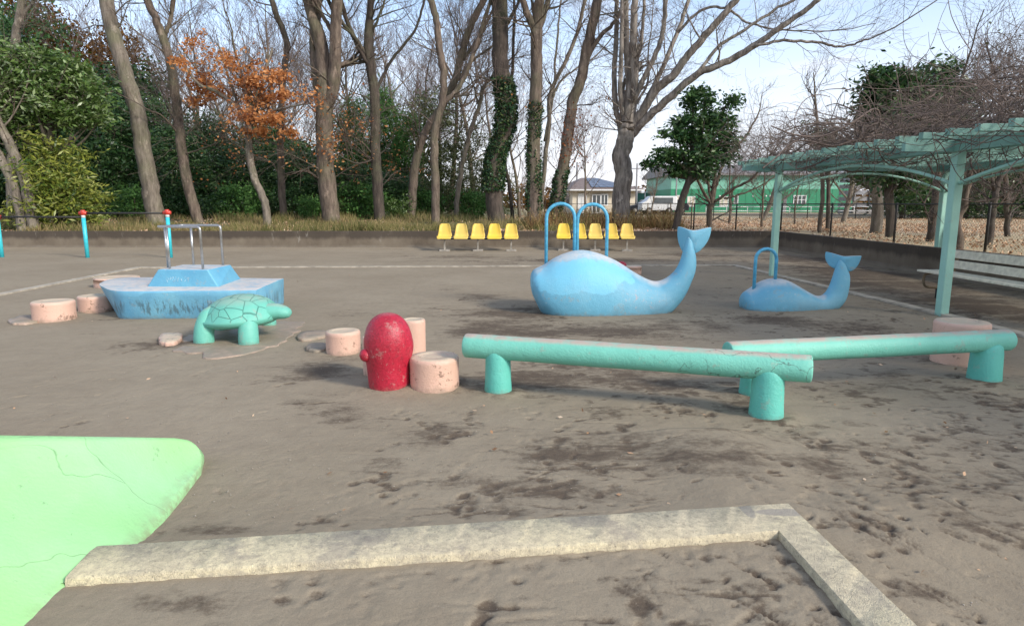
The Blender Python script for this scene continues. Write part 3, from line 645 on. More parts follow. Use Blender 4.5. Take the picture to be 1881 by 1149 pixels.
stump(1148, 1178, 487, 505, 'small pink stump seen past the back of the large blue whale', seed=8)
stump(668, 700, 615, 690, 'slim pink stump almost hidden behind the red post', seed=9)
def flat(name, pts, h, label, mat='slab_pink', seed=0):
    rg = np.random.RandomState(seed); P = [G(u, v) for u, v in pts]; c = sum(P, Vector()) / len(P)
    Q, _ = catmull(np.array([tuple(p) for p in P + [P[0]]]), np.zeros(len(P) + 1), 7); Q = Q[:-1]
    Q[:, :2] += (fbm(Q[:, 0] * 1.0 + 5, Q[:, 1], 0.16, 3, seed)[:, None] - 0.5) * 0.13 * (Q[:, :2] - np.array(tuple(c))[:2]) / 0.3 + rg.normal(0, 0.005, (len(Q), 2)); n = len(Q)
    r1 = Q.copy(); r1[:, 2] = -0.05; r2 = Q.copy(); r2[:, 2] = h * 0.7; C = np.array(tuple(c)); r3 = C + (Q - C) * 0.97; r3[:, 2] = h; r4 = C + (Q - C) * 0.5; r4[:, 2] = h + 0.002
    mb = MB(); loft(mb, [r1, r2, r3, r4]); o = mb.build(name, M[mat], loc=c); tag(o, label, 'concrete slab'); return o
flat('flat_slab', [(18, 590), (40, 582), (70, 584), (72, 592), (45, 597), (24, 597)], 0.030, 'flat sunken pink disc beside the leftmost stump', seed=1)
flat('flat_slab', [(292, 628), (300, 618), (325, 617), (337, 624), (322, 634), (300, 635)], 0.040, 'small round flat pink slab in front of the turtle left leg', 'pink', seed=2)
flat('flat_slab', [(325, 640), (345, 618), (420, 606), (505, 592), (552, 590), (556, 603), (520, 626), (490, 640), (430, 652), (350, 652)], 0.010, 'large worn pink slab lying under the green turtle', seed=3)
flat('flat_slab', [(545, 620), (560, 612), (592, 610), (604, 616), (585, 624), (556, 627)], 0.030, 'flat pink slab touching the left side of the chipped stump', seed=4)
flat('flat_slab', [(562, 640), (572, 634), (596, 634), (602, 642), (585, 648), (568, 646)], 0.026, 'thin worn disc at the left foot of the chipped stump', seed=5)
# ================================================================ RED POST
def red_post():
    b = G(716, 722); r = px(44, b.y + 0.18); c = Vector((D(716, 722, b.y + r).x, b.y + r, 0))
    t = thing('red_post', 'glossy dark red rounded concrete post with a small side knob', 'play post', c)
    h = EYE + ray(716, 574).z * c.y / ray(716, 574).y
    secs = []; N = 44
    prof = [(-0.1, .86), (0, .87), (.05, .89), (.12, .91), (.2, .94), (.27, 1.0), (.35, 1.03), (.42, 1.02), (.47, .97), (.52, .88), (.56, .76), (.59, .62), (.615, .42), (.628, .22), (.632, .03)]
    for z, k in prof:
        z2 = z * h / 0.632; th = np.arange(N) * 2 * math.pi / N; rad = r * k * np.ones(N)
        # shallow notch on the right side, a bulge above it
        g = np.exp(-((np.angle(np.exp(1j * (th - 0.15)))) / 0.55) ** 2)
        rad *= 1 + g * (0.07 * math.exp(-((z - 0.33) / 0.07) ** 2) - 0.10 * math.exp(-((z - 0.22) / 0.035) ** 2))
        secs.append(np.stack([c.x + rad * np.cos(th), c.y + rad * np.sin(th), np.full(N, z2)], -1))
    mb = MB(); loft(mb, secs); o = mb.build('post_body', M['red'], t); subsurf(o, 1)
    mb = MB(); k = D(679, 648, c.y - 0.02)
    kc = np.array([c.x - r * 0.86, c.y - r * 0.50, k.z])
    d = np.array([-0.55, -0.80, 0.15]); d /= np.linalg.norm(d)
    tube(mb, [kc - d * 0.03, kc, kc + d * 0.022, kc + d * 0.038, kc + d * 0.046], [0.056, 0.054, 0.047, 0.032, 0.008], 18)
    mb.build('knob', M['red'], t)
red_post()
# small red marker far behind the big whale
def small_red():
    b = G(1141, 497); mb = MB(); lathe(mb, b, [(0.13, -0.1), (0.13, 0.10), (0.11, 0.16), (0.06, 0.20), (0.01, 0.21)], 24); tag(mb.build('red_knob_post', M['red'], loc=b), 'short red rounded post just showing above the back of the large whale', 'play post')
small_red()
# ================================================================ BALANCE BEAMS
def log_beam(name, label, L0, L1, R0, R1, legs, mat='beam'):
    # L0/L1, R0/R1: photo top and bottom of each end with its distance; legs: (u, v base, Y, halfwidth px)
    pass
def beam(label, e0, e1, r, legs, sag=0.0, seed=0):
    t = thing('balance_beam', label, 'balance beam', ((e0[0] + e1[0]) / 2, (e0[1] + e1[1]) / 2, 0), group='green concrete log balance beams')
    rg = np.random.RandomState(seed); n = 40; P = []; Rr = []
    for i in range(n + 1):
        s = i / n; p = Vector(e0).lerp(Vector(e1), s); p.z -= sag * math.sin(math.pi * s); P.append(tuple(p)); Rr.append(r * (1 + 0.012 * math.sin(s * 17 + seed) + rg.normal(0, 0.002)))
    d = (Vector(e1) - Vector(e0)).normalized()
    P = [tuple(Vector(P[0]) - d * 0.012), tuple(Vector(P[0]) - d * 0.008)] + P + [tuple(Vector(P[-1]) + d * 0.008), tuple(Vector(P[-1]) + d * 0.012)]
    Rr = [Rr[0] * 0.86, Rr[0] * 0.96] + Rr + [Rr[-1] * 0.96, Rr[-1] * 0.86]
    mb = MB(); tube(mb, P, Rr, 32); o = mb.build('log', M['beam'], t); m = o.modifiers.new('e', 'EDGE_SPLIT'); m.split_angle = R(50)
    for (x, y, rl, zt) in legs:
        mb = MB(); prof = [(rl * 1.10, -0.1), (rl * 1.10, 0.02), (rl * 1.05, 0.10)]
        prof += [(rl, zt - rl * 0.9), (rl * 0.93, zt - rl * 0.5), (rl * 0.78, zt - rl * 0.22), (rl * 0.5, zt - rl * 0.05), (rl * 0.1, zt)]
        lathe(mb, (x, y, 0), prof, 32); mb.build('leg', M['leg_green'], t)
def beams():
    # beam one
    l1 = G(915, 727); r1 = px(24, 4.95); l2 = G(1408, 776); r2 = px(30, 4.3)
    a = Vector((D(915, 727, l1.y + r1).x, l1.y + r1 + 0.02, 0)); b = Vector((D(1408, 776, l2.y + r2).x, l2.y + r2 + 0.02, 0))
    dd = (b - a).normalized()
    zc = lambda u, v, Y: D(u, v, Y).z
    # end points along the line through the legs
    def on_line(u, a, dd):                # parameter where the line hits column u (at mid height)
        q = (u - CX) / F
        # x = q * depth, depth = y*cp + (EYE - z)*sp
        z = 0.34; k = (EYE - z) * sp_; t = (q * (a.y * cp + k) - a.x) / (dd.x - q * dd.y * cp); return a + dd * t
    e0 = on_line(858, a, dd); e1 = on_line(1487, a, dd)
    e0.z = D(858, 634, e0.y).z; e1.z = D(1487, 677, e1.y).z
    print('beam1', e0, e1, a, b)
    r = px(22.5, e0.y) ; r = (px(22.3, e0.y) + px(26.5, e1.y)) / 2
    beam('nearer green log balance beam with a crack at its right end', e0, e1, r, [(a.x, a.y, px(23.5, a.y), e0.z + 0.02), (b.x, b.y, px(29, b.y), e1.z + 0.02)], 0.0, 1)
    l1 = G(1380, 731); l2 = G(1806, 706)
    a = Vector((l1.x, l1.y + 0.1, 0)); b = Vector((D(1806, 706, l2.y + 0.12).x, l2.y + 0.12, 0)); a = Vector((D(1383, 731, a.y).x, a.y, 0)); dd = (b - a).normalized()
    e0 = on_line(1338, a, dd); e1 = on_line(1850, a, dd); e0.z = D(1340, 648, e0.y).z; e1.z = D(1866, 624, e1.y).z
    print('beam2', e0, e1, a, b)
    r = (px(20, e0.y) + px(22, e1.y)) / 2
    beam('farther green log balance beam ending near the pink stump and pergola post', e0, e1, r, [(a.x, a.y, px(24, a.y), e0.z), (b.x, b.y, px(26, b.y), e1.z + 0.01)], 0.0, 5)
beams()
# ================================================================ WHALES
def whale(label, Y, pairs, fluke, arches, sc, off, mat, name, pr):
    W_ = lambda p, Yq=Y: D(off[0] + p[0] / sc, off[1] + p[1] / sc, Yq)
    xs = [W_(p[0]).x for p in pairs]; c = Vector(((min(xs) + max(xs)) / 2, Y, 0))
    t = thing(name, label, 'whale sculpture', c, group='blue concrete whales')
    secs = []; N = 40; ths = np.arange(N) * 2 * math.pi / N
    Tt = np.array([list(W_(p[0])) + list(W_(p[1])) + [p[2]] for p in pairs]); S, _ = catmull(Tt, np.zeros(len(Tt)), 4)
    for s in S:
        T = s[:3]; B = s[3:6].copy(); w = s[6]; cc = (T + B) / 2; ax = (T - B) / 2; e = 0.88
        cs = np.sign(np.cos(ths)) * np.abs(np.cos(ths)) ** e; sn = np.sign(np.sin(ths)) * np.abs(np.sin(ths)) ** e
        belly = 1 + 0.10 * (-cs) * (ax[2] > 0.2)
        secs.append(cc + ax * cs[:, None] + np.outer(sn * w * belly, [0, 1, 0]))
    mb = MB(); loft(mb, secs); o = mb.build('body', M[mat], t); subsurf(o, 1)
    # fluke: thick folded plate, two lobes
    pts = [W_(p) for p in fluke['outline']]; cu = W_(fluke['stem']).x
    yaw = fluke['yaw']; n = len(pts)
    fr, bk = [], []
    for p in pts:
        dx = (p.x - cu); yy = Y - dx * math.tan(yaw) + fluke['fold'] * abs(dx); fr.append((p.x, yy - fluke['th'] / 2, p.z)); bk.append((p.x, yy + fluke['th'] / 2, p.z))
    cxm = np.mean(fr, 0); ctr = W_(fluke['centre']); cf = (ctr.x, Y - (ctr.x - cu) * math.tan(yaw) + fluke['fold'] * abs(ctr.x - cu) - fluke['th'] * 0.95, ctr.z); cbk = (cf[0], cf[1] + fluke['th'] * 1.9, cf[2])
    V = fr + bk + [cf, cbk]; f = []
    for i in range(n):
        j = (i + 1) % n; f += [(i, j, 2 * n), (n + j, n + i, 2 * n + 1), (j, i, n + i, n + j)]
    mb = MB(); mb.add(V, [tuple(x) for x in f]); o = mb.build('fluke', M[mat], t); bm = o.modifiers.new('b', 'BEVEL'); bm.width = fluke['th'] * 0.3; bm.segments = 2; bm.limit_method = 'ANGLE'; bm.angle_limit = R(50); subsurf(o, 2)
    for A in arches:                       # tubular hand arches, in photo pixels: left foot, right foot, top, offset in Y
        (ua, va), (ub, vb), vt, ya, yb = A; pa = D(ua, va, ya); pb = D(ub, vb, yb)
        top = D((ua + ub) / 2, vt, (ya + yb) / 2).z; r = math.hypot(pb.x - pa.x, pb.y - pa.y) / 2; zs = top - r
        P = [Vector((pa.x, pa.y, pa.z - 0.12)), Vector((pa.x, pa.y, zs - 0.02))]
        for k in range(13):
            th = math.pi - k * math.pi / 12; q = (1 - math.cos(math.pi - th)) / 2; h = pa.lerp(pb, (1 + -math.cos(math.pi - th)) / 2); P.append(Vector((h.x, h.y, zs + r * math.sin(th))))
        P += [Vector((pb.x, pb.y, zs - 0.02)), Vector((pb.x, pb.y, pb.z - 0.12))]
        mb = MB(); tube(mb, [tuple(p) for p in P], pr, 12); mb.build('hand_arch', M['pipe_blue'], t)
    return t
p1 = [((133,610),(137,650),.06),((140,560),(148,700),.22),((165,525),(175,760),.33),((230,495),(225,850),.41),((330,432),(320,930),.47),((470,388),(450,980),.50),((600,402),(600,990),.48),((750,462),(770,990),.43),((880,545),(920,960),.36),((980,598),(1050,900),.28),((1050,612),(1150,830),.215),((1120,585),(1235,730),.17),((1180,530),(1290,620),.135),((1215,460),(1322,530),.11),((1235,390),(1325,440),.085),((1255,330),(1310,380),.06),((1270,290),(1300,330),.035)]
whale('large blue whale with two hand arches and a bright repainted patch', 8.92, p1,
      dict(outline=[(1240,405),(1214,340),(1210,270),(1214,220),(1250,228),(1285,246),(1330,247),(1390,230),(1442,222),(1432,290),(1400,350),(1355,398),(1315,418)], stem=(1278, 400), centre=(1288,330), yaw=R(25), fold=0.55, th=0.055),
      [((1003, 488), (1055, 460), 374, 9.05, 9.05), ((1060, 460), (1114, 470), 375, 9.05, 9.05)], 3.919, (940, 360), 'whale', 'large_whale', 0.0235)
p2 = [((60,480),(62,500),.05),((66,450),(70,530),.17),((85,425),(90,560),.24),((120,402),(120,580),.29),((170,370),(170,590),.32),((235,357),(235,590),.32),((300,372),(310,585),.29),((370,412),(385,565),.23),((430,443),(460,545),.17),((470,443),(530,520),.13),((500,405),(580,470),.105),((520,350),(600,400),.085),((532,310),(603,345),.065),((545,280),(590,310),.045),((555,265),(580,285),.025)]
whale('small blue whale with a single hand arch in front of the pergola post', 9.15, p2,
      dict(outline=[(545,318),(520,295),(511,262),(515,228),(545,236),(575,250),(610,245),(662,244),(650,285),(625,318),(598,327)], stem=(572, 320), centre=(572,278), yaw=R(28), fold=0.5, th=0.045),
      [((1385, 527), (1424, 512), 457, 9.1, 9.1)], 2.7357, (1340, 380), 'whale_small', 'small_whale', 0.0235)
# ================================================================ BOAT
def boat():
    zd = 0.37
    bow = G(183, 522, zd); nl = [(183, 524), (205, 533), (250, 535), (330, 534), (400, 534), (470, 533)]; fl = [(183, 520), (200, 513), (240, 509), (320, 509.5), (430, 510), (521, 511)]
    near = [G(u, v, zd) for u, v in nl]; far = [G(u, v, zd) for u, v in fl]
    c = (near[3] + far[3]) / 2; c.z = 0
    t = thing('boat', 'blue concrete play boat with a cabin block and steel handrails', 'boat sculpture', c)
    NE, FA = [], []
    A = np.array([tuple(p) for p in near]); B = np.array([tuple(p) for p in far]); A, _ = catmull(A, np.zeros(len(A)), 5); B, _ = catmull(B, np.zeros(len(B)), 5)
    secs = []; m = len(A)
    for i in range(m):
        s = i / (m - 1); a = A[i]; b = B[i]; mid = (a + b) / 2; taper = 0.88
        rake = 0.22 * max(0, 1 - s * 3.0) ** 1.0; dr = (A[-1] - A[0]); dr /= np.linalg.norm(dr)
        def low(p, k, z): q = mid + (p - mid) * k + dr * rake * (1 - z / zd); return np.array([q[0], q[1], z])
        ring = [low(b, taper, -0.08), low(b, 0.95, 0.15), low(b, 0.99, 0.29), low(b, 1.0, zd - 0.02), low(b, 0.985, zd), low(b, 0.5, zd + 0.004), low(a, 0.5, zd + 0.004), low(a, 0.985, zd), low(a, 1.0, zd - 0.02), low(a, 0.99, 0.29), low(a, 0.95, 0.15), low(a, taper, -0.08)]
        secs.append(np.array(ring))
    mb = MB(); loft(mb, secs); o = mb.build('hull', M['boat'], t); bevel(o, 0.008); m_ = o.modifiers.new('e', 'EDGE_SPLIT'); m_.split_angle = R(48)
    zt = 0.60; bz = zd - 0.02
    base = [G(268, 526.5, zd), G(403, 527, zd), G(444, 511.5, zd), G(318, 511, zd)]; top = [G(290, 494.5, zt), G(381, 495, zt), G(424, 486, zt), G(336, 485.5, zt)]
    mb = MB(); V = [(p.x, p.y, bz) for p in base] + [tuple(p) for p in top]; mb.add(V, [(3, 2, 1, 0), (4, 5, 6, 7)] + [(i, (i + 1) % 4, 4 + (i + 1) % 4, 4 + i) for i in range(4)])
    o = mb.build('cabin', M['cabin'], t, smooth=False); bevel(o, 0.018, 3)
    # handrail: continuous tube, front run - left return - back run, ends turned down into the cabin
    zr = D(330, 418, top[0].y).z + 0.01; r = 0.0165
    f1 = G(312, 493.5, zt); f2 = G(373, 494, zt); b2 = G(410, 486.5, zt); b1 = G(356, 486, zt); l1 = G(304, 490.5, zt)
    fl_ = Vector((G(288, 417, zr).x if False else D(289, 417, f1.y).x, f1.y, zr)); 
    def bend(P, rad=0.05, n=5):
        out = [P[0]]
        for i in range(1, len(P) - 1):
            a = (P[i - 1] - P[i]).normalized(); b = (P[i + 1] - P[i]).normalized(); p0 = P[i] + a * rad; p1 = P[i] + b * rad
            for k in range(n + 1): s = k / n; out.append(p0 * (1 - s) ** 2 + P[i] * 2 * s * (1 - s) + p1 * s * s)
        return out + [P[-1]]
    run = [Vector((f2.x, f2.y, zt - 0.05)), Vector((f2.x, f2.y, zr)), Vector((fl_.x, f1.y, zr)), Vector((fl_.x + 0.02, b1.y, zr)), Vector((b2.x, b2.y, zr)), Vector((b2.x, b2.y, zt - 0.05))]
    h = MB(); tube(h, [tuple(p) for p in bend(run)], r, 12); rail = h.build('handrail', M['steel'], t)
    for p in (f1, b1, l1):
        mb = MB(); yy = p.y if p is not l1 else (f1.y + b1.y) / 2
        tube(mb, [(p.x, yy, zt - 0.05), (p.x, yy, zr)], r * 0.95, 12); mb.build('handrail_post', M['steel'], t)
    mb = MB(); rg = np.random.RandomState(4)                        # faint chalk scribble on the cabin's near face
    def on(uu, vv): a = Vector(base[0]).lerp(base[1], uu); a.z = bz + 0.02; b = Vector(top[0]).lerp(top[1], uu); q = a.lerp(b, vv); return q + Vector((0, -0.003, 0.002))
    for x0 in (0.26, 0.33, 0.38, 0.43, 0.48, 0.53, 0.58):
        P = [tuple(on(x0 + rg.uniform(-0.025, 0.025), 0.42 + rg.uniform(-0.16, 0.16))) for k in range(5)]
        P, _ = catmull(P, np.zeros(5), 4); tube(mb, P, 0.0022, 4)
    mb.build('chalk_scribble', simple('chalk', (0.40, 0.56, 0.64), 0.9), t)
boat()
# ================================================================ TURTLE
def turtle():
    c = Vector((-2.93, 7.05, 0)); t = thing('turtle', 'green concrete turtle with engraved shell standing on a worn slab', 'turtle sculpture', c)
    L = dict(a=G(367, 634), b=G(450, 636), c=G(404, 607), d=G(490, 600))
    mb = MB(); N = 48; th = np.arange(N) * 2 * math.pi / N
    cx, cy = -2.965, 7.04; ax, ay = 0.41, 0.42; tilt = 0.10
    prof = [(0.55, 0.155), (0.85, 0.165), (0.98, 0.195), (1.03, 0.225), (1.03, 0.245), (0.985, 0.262), (0.93, 0.30), (0.86, 0.350), (0.73, 0.403), (0.56, 0.443), (0.36, 0.470), (0.17, 0.482), (0.02, 0.485)]
    secs = []
    for k, z in prof:
        x = cx + ax * k * np.cos(th); y = cy + ay * k * np.sin(th); zz = np.full(N, z) + tilt * (x - cx) * (0.5 if z < 0.26 else 1 - (z - 0.25) * 2)
        secs.append(np.stack([x, y, zz], -1))
    loft(mb, secs); o = mb.build('shell', M['shell'], t)
    mb = MB(); P, Rr = catmull([(-2.74, 7.0, 0.27), (-2.64, 6.99, 0.295), (-2.55, 6.985, 0.305), (-2.46, 6.98, 0.295), (-2.41, 6.98, 0.285), (-2.39, 6.98, 0.28)], [.115, .100, .088, .070, .045, .010], 5)
    tube(mb, P, Rr, 20, flat=1.25); hd = mb.build('head', M['turtle'], t)
    spec = [(L['a'], 0.105, (-0.02, 0.03), 0.35), (L['b'], 0.105, (0.0, 0.03), 0.33), (L['c'], 0.085, (0.02, -0.05), 0.2), (L['d'], 0.085, (0, -0.1), 0.25)]
    for p, r, (dx, dy), zt in spec:
        r = r * 0.98; y = p.y + r; x = D((p.x / p.y) * 0 + CX + F * p.x / (p.y * cp + EYE * sp_), 0, y).x * 0 + p.x
        mb = MB(); inx = (cx - x) * 0.16; iny = (cy - y) * 0.22
        P, Rr = catmull([(x, y, -0.06), (x, y, 0.06), (x + inx * .2, y + iny * .3, 0.17), (x + inx * .8, y + iny * .9, zt * 0.78), (x + inx * 1.6, y + iny * 1.7, zt * 0.95), (x + inx * 2.2, y + iny * 2.4, zt)], [r, r, r * .97, r * .90, r * .62, r * .2], 4)
        tube(mb, P, Rr, 24); mb.build('leg', M['turtle'], t)
    mb = MB(); P, Rr = catmull([(-3.33, 7.06, 0.23), (-3.40, 7.07, 0.20), (-3.46, 7.08, 0.17)], [.05, .035, .008], 4); tube(mb, P, Rr, 14); mb.build('tail', M['turtle'], t)
turtle()
# ================================================================ YELLOW SEAT ROWS
def seat_mesh():
    prof = [(0.235, 0.845), (0.215, 0.78), (0.195, 0.68), (0.175, 0.58), (0.150, 0.49), (0.09, 0.425), (-0.02, 0.41), (-0.12, 0.42), (-0.19, 0.425), (-0.215, 0.405), (-0.22, 0.385)]
    wid = [0.125, 0.168, 0.185, 0.20, 0.215, 0.225, 0.228, 0.228, 0.225, 0.215, 0.205]
    P, Wd = catmull([(a, z, 0) for a, z in prof], wid, 3); nx = 15; rows = []
    for (a, z, _), w in zip(P, Wd):
        r = []
        for s in np.linspace(-1, 1, nx):
            c = abs(s) ** 3; up = 1 - max(0, min(1, (z - 0.42) / 0.2)); r.append((s * w, a - c * 0.055 * (1 - up), z + c * 0.045 * up * (a > -0.18)))
        rows.append(r)
    V = np.array(rows); return V.reshape(-1, 3), grid_faces(len(rows), nx)
def seat_row(label, us, vbase, depth, rz=0.0):
    x0 = D(us[0], vbase, depth).x; x1 = D(us[-1], vbase, depth).x; cx = (x0 + x1) / 2
    t = thing('seat_row', label, 'seat row', (cx, depth, 0.03), rz, 'rows of yellow bucket seats'); sp = (x1 - x0) / 4
    V, Fq = seat_mesh()
    first = None
    for i in range(5):
        if first is None:
            mb = MB(); mb.add(V, Fq); o = mb.build('seat', M['yellow'], t, local=True); m = o.modifiers.new('s', 'SOLIDIFY'); m.thickness = 0.012; first = o
        else: o = first.copy(); COL.objects.link(o); o.parent = t
        o.location = ((i - 2) * sp, 0, -0.03)
    mb = MB(); box(mb, (-2 * sp - 0.15, -0.03, 0.33), (2 * sp + 0.15, 0.03, 0.375)); bevel(mb.build('support_rail', M['dark_metal'], t, local=True, smooth=False), 0.004)
    for k in range(4):
        mb = MB(); box(mb, ((k - 1.5) * sp - 0.05, -0.15, 0.357 + 0.021), ((k - 1.5) * sp + 0.05, 0.02, 0.392)); mb.build('bracket', M['pale_metal'], t, local=True, smooth=False)
    for x in (-2 * sp, 0, 2 * sp):
        mb = MB(); box(mb, (x - 0.025, -0.025, 0.02), (x + 0.025, 0.025, 0.33)); lg = mb.build('leg', M['pale_metal'], t, local=True, smooth=False)
        mb = MB(); box(mb, (x - 0.16, -0.09, -0.05), (x + 0.16, 0.09, 0.022)); bevel(mb.build('foot', M['pale_metal'], lg, local=True, smooth=False), 0.008)
seat_row('row of five yellow bucket seats standing fully in view by the back wall', [817, 848, 878, 908, 939], 462, 20.6)
seat_row('row of five yellow bucket seats partly seen through the blue whale arches', [1035, 1064, 1093, 1122, 1151], 461, 20.7, R(-4))
# ================================================================ HORIZONTAL BARS
def bars():
    t = thing('horizontal_bars', 'cyan posted exercise bars with red caps at the far left', 'exercise bars', (-12.0, 18.3, 0))
    P = [(G(4, 472), 396), (G(161, 473), 389), (G(314, 473), 388)]; P.insert(0, (Vector((P[0][0].x - 2.35, P[0][0].y, 0)), 396)); tops = []
    for b, vt in P:
        z = D(940, vt, b.y).z + 0.04; tops.append((b, z))
        mb = MB(); tube(mb, [(b.x, b.y, -0.05), (b.x, b.y, z - 0.20)], 0.052, 14); p = mb.build('post', M['cyan'], t)
        mb = MB(); tube(mb, [(b.x, b.y, z - 0.20), (b.x, b.y, z - 0.10)], 0.053, 14); mb.build('white_band', M['white'], p)
        mb = MB(); tube(mb, [(b.x, b.y, z - 0.13), (b.x, b.y, z - 0.01), (b.x, b.y, z + 0.01)], [0.062, 0.062, 0.045], 14); tube(mb, [(b.x - 0.10, b.y, z - 0.075), (b.x + 0.10, b.y, z - 0.075)], 0.05, 12); mb.build('cap', M['redcap'], p)
    for i in range(3):
        (a, za), (b, zb) = tops[i], tops[i + 1]; zz = min(za, zb) - 0.075
        mb = MB(); tube(mb, [(a.x + 0.08, a.y, zz), (b.x - 0.08, b.y, zz)], 0.026, 10); mb.build('bar', M['dark_metal'], t)
bars()
# ================================================================ PERGOLA
PX0, PX1, PYS = 5.50, 9.02, [13.35, 8.55, 3.75, -1.05]; PZ = 2.17
def swing(t):            # the whole pergola stands slightly askew to the play area
    t.rotation_euler = (0, 0, R(4.3)); p = Vector((PX0, 8.55, 0)); o = Vector(t.location); d = o - p; t.location = Vector((5.70, 8.55, o.z)) + Matrix.Rotation(R(4.3), 3, 'Z') @ Vector((d.x, d.y, 0))
def pergola():
    t = thing('pergola', 'pale green wisteria pergola with arched braces on the right', 'pergola', (PX0, 8.55, 0)); pw = 0.118
    for i, y in enumerate(PYS):
        for j, x in enumerate((PX0, PX1)):
            mb = MB(); box(mb, (x - pw / 2, y - pw / 2, -0.1 if j == 0 else 0.3), (x + pw / 2, y + pw / 2, PZ + 0.01)); bevel(mb.build('post', M['pergola_post'], t, smooth=False), 0.012, 2)
    for x in (PX0, PX1):       # long beams in pairs either side of the post tops
        for s in (-1, 1):
            mb = MB(); bar(mb, (x + s * (pw / 2 + 0.022), -2.2, PZ + 0.005), (x + s * (pw / 2 + 0.022), 14.2, PZ + 0.005), 0.035, 0.125); mb.build('long_beam', M['pergola'], t, smooth=False)
    for y in PYS:
        mb = MB(); bar(mb, (PX0 - 0.75, y, PZ - 0.055 + 0.05), (PX1 + 0.5, y, PZ - 0.055 + 0.05), 0.07, 0.115); mb.build('cross_beam', M['pergola'], t, smooth=False)
    y = 14.05; k = 0
    while y > -2:
        mb = MB(); bar(mb, (PX0 - 0.55, y, PZ + 0.128), (PX1 + 0.45, y, PZ + 0.128), 0.085, 0.085); bevel(mb.build('rafter', M['pergola'], t, smooth=False), 0.006); y -= 0.46; k += 1
    for x in (PX0 + 0.9, PX0 + 1.75, PX0 + 2.6):
        mb = MB(); bar(mb, (x, -2.2, PZ + 0.196), (x, 14.2, PZ + 0.196), 0.05, 0.05); mb.build('batten', M['pergola'], t, smooth=False)
    def arch(p, q, zf=1.68, zt=2.06):
        P = [(p[0] + (q[0] - p[0]) * s, p[1] + (q[1] - p[1]) * s, zf + (zt - zf) * math.sin(math.pi * s) ** 0.8) for s in np.linspace(0.015, 0.985, 25)]
        mb = MB(); tube(mb, P, 0.024, 10); mb.build('arched_brace', M['pergola_post'], t)
    for i in range(3):
        for x in (PX0, PX1): arch((x, PYS[i]), (x, PYS[i + 1]))
    for y in PYS[:3]: arch((PX0, y), (PX1, y))
    swing(t)
pergola()
# bare wisteria tangled over the pergola roof
def wisteria():
    rg = np.random.RandomState(11); t = thing('wisteria', 'bare tangled wisteria vine sprawling over the pergola roof', 'vine', (PX1 - 0.1, 8.2, 0.5))
    mb = MB()
    for (x, y) in ((PX1 - 0.2, 8.25), (PX1 + 0.25, 13.1)):
        P = [(x, y, 0.2)]; p = np.array([x, y, 0.5])
        for k in range(9): p = p + np.array([rg.normal(0, 0.05), rg.normal(0, 0.05), 0.23]); P.append(tuple(p))
        P, Rr = catmull(P, np.linspace(0.085, 0.04, len(P)), 3); mb = MB(); tube(mb, P, Rr, 10, rough=0.12, rng=rg); mb.build('trunk', M['bark_brown'], t)
    A = MB(); B = MB()
    def run(p, d, n, step, r, wob, low, high, m, pull=0.03):
        P = []; d = d / np.linalg.norm(d); cur = rg.normal(0, 1, 3) * 0.16
        for k in range(n):
            P.append(p.copy()); cur = cur * 0.85 + rg.normal(0, wob, 3); d = d + cur * 0.5; 
            if p[2] > high: d[2] -= 0.22
            if p[2] < low: d[2] += 0.22
            if p[0] < PX0 - 0.7: d[0] += pull * 4
            if p[0] > PX1 + 1.0: d[0] -= pull * 4
            if p[1] > 14.8: d[1] -= pull * 5
            d /= np.linalg.norm(d); p = p + d * step
        tube(m, P, np.linspace(r, r * 0.45, len(P)), 4 if r > 0.008 else 3, caps=False)
        return P
    for k in range(130):        # thick canes
        y = 3.5 + 10.5 * rg.rand(); p = np.array([rg.uniform(PX0 - 0.3, PX1 + 0.6), y, 2.40 + rg.rand() * 0.25])
        run(p, rg.normal(0, 1, 3) * np.array([1.2, 1.0, 0.12]), 26, 0.12, rg.uniform(0.010, 0.022), 0.12, 2.34, 2.75, A)
    for k in range(1900):      # thin whips
        y = 3.0 + 11.5 * rg.rand(); p = np.array([rg.uniform(PX0 - 0.5, PX1 + 1.0), y, 2.32 + 0.62 * rg.rand() ** 1.2])
        run(p, rg.normal(0, 1, 3) * np.array([1.1, 0.9, 0.35]), rg.randint(12, 26), 0.075, rg.uniform(0.0035, 0.008), 0.20, 2.24, 2.42 + 0.85 * float(fbm(p[0], p[1], 1.2, 2, 3)) * 1.2, B)
    for k in range(300):       # shoots lying along the front beam and threading the rafters
        y = 3.2 + 11.0 * rg.rand(); p = np.array([PX0 - 0.55 + 1.1 * rg.rand() ** 1.5, y, 2.12 + 0.35 * rg.rand()]); run(p, np.array([rg.normal(0, 0.4), rg.choice([-1, 1]) * 1.0, rg.normal(0, 0.25)]), rg.randint(12, 26), 0.08, rg.uniform(0.004, 0.010), 0.17, 2.14, 2.5, B, 0.02)
    for k in range(110):        # arching whips reaching up against the sky and off the near corner
        y = 6.0 + 7.5 * rg.rand(); p = np.array([rg.uniform(PX0 - 0.3, PX1 + 0.5), y, 2.6])
        d = rg.normal(0, 1, 3); d[2] = abs(d[2]) * 0.9 + 0.5; d[0] -= 0.3
        run(p, d, rg.randint(18, 40), 0.085, rg.uniform(0.004, 0.007), 0.10, 2.3, 4.0, B, 0.01)
    for k in range(260):       # tips hanging off the left edge
        p = np.array([PX0 - 0.4, 6.0 + 8.3 * rg.rand(), 2.35 + 0.4 * rg.rand()]); run(p, np.array([-0.8, rg.normal(0, 0.6), rg.normal(0.15, 0.35)]), rg.randint(8, 17), 0.06, rg.uniform(0.003, 0.006), 0.2, 1.9, 3.1, B, 0.02)
    A.build('canes', M['vine'], t); B.build('whips', M['vine'], t); swing(t)
wisteria()
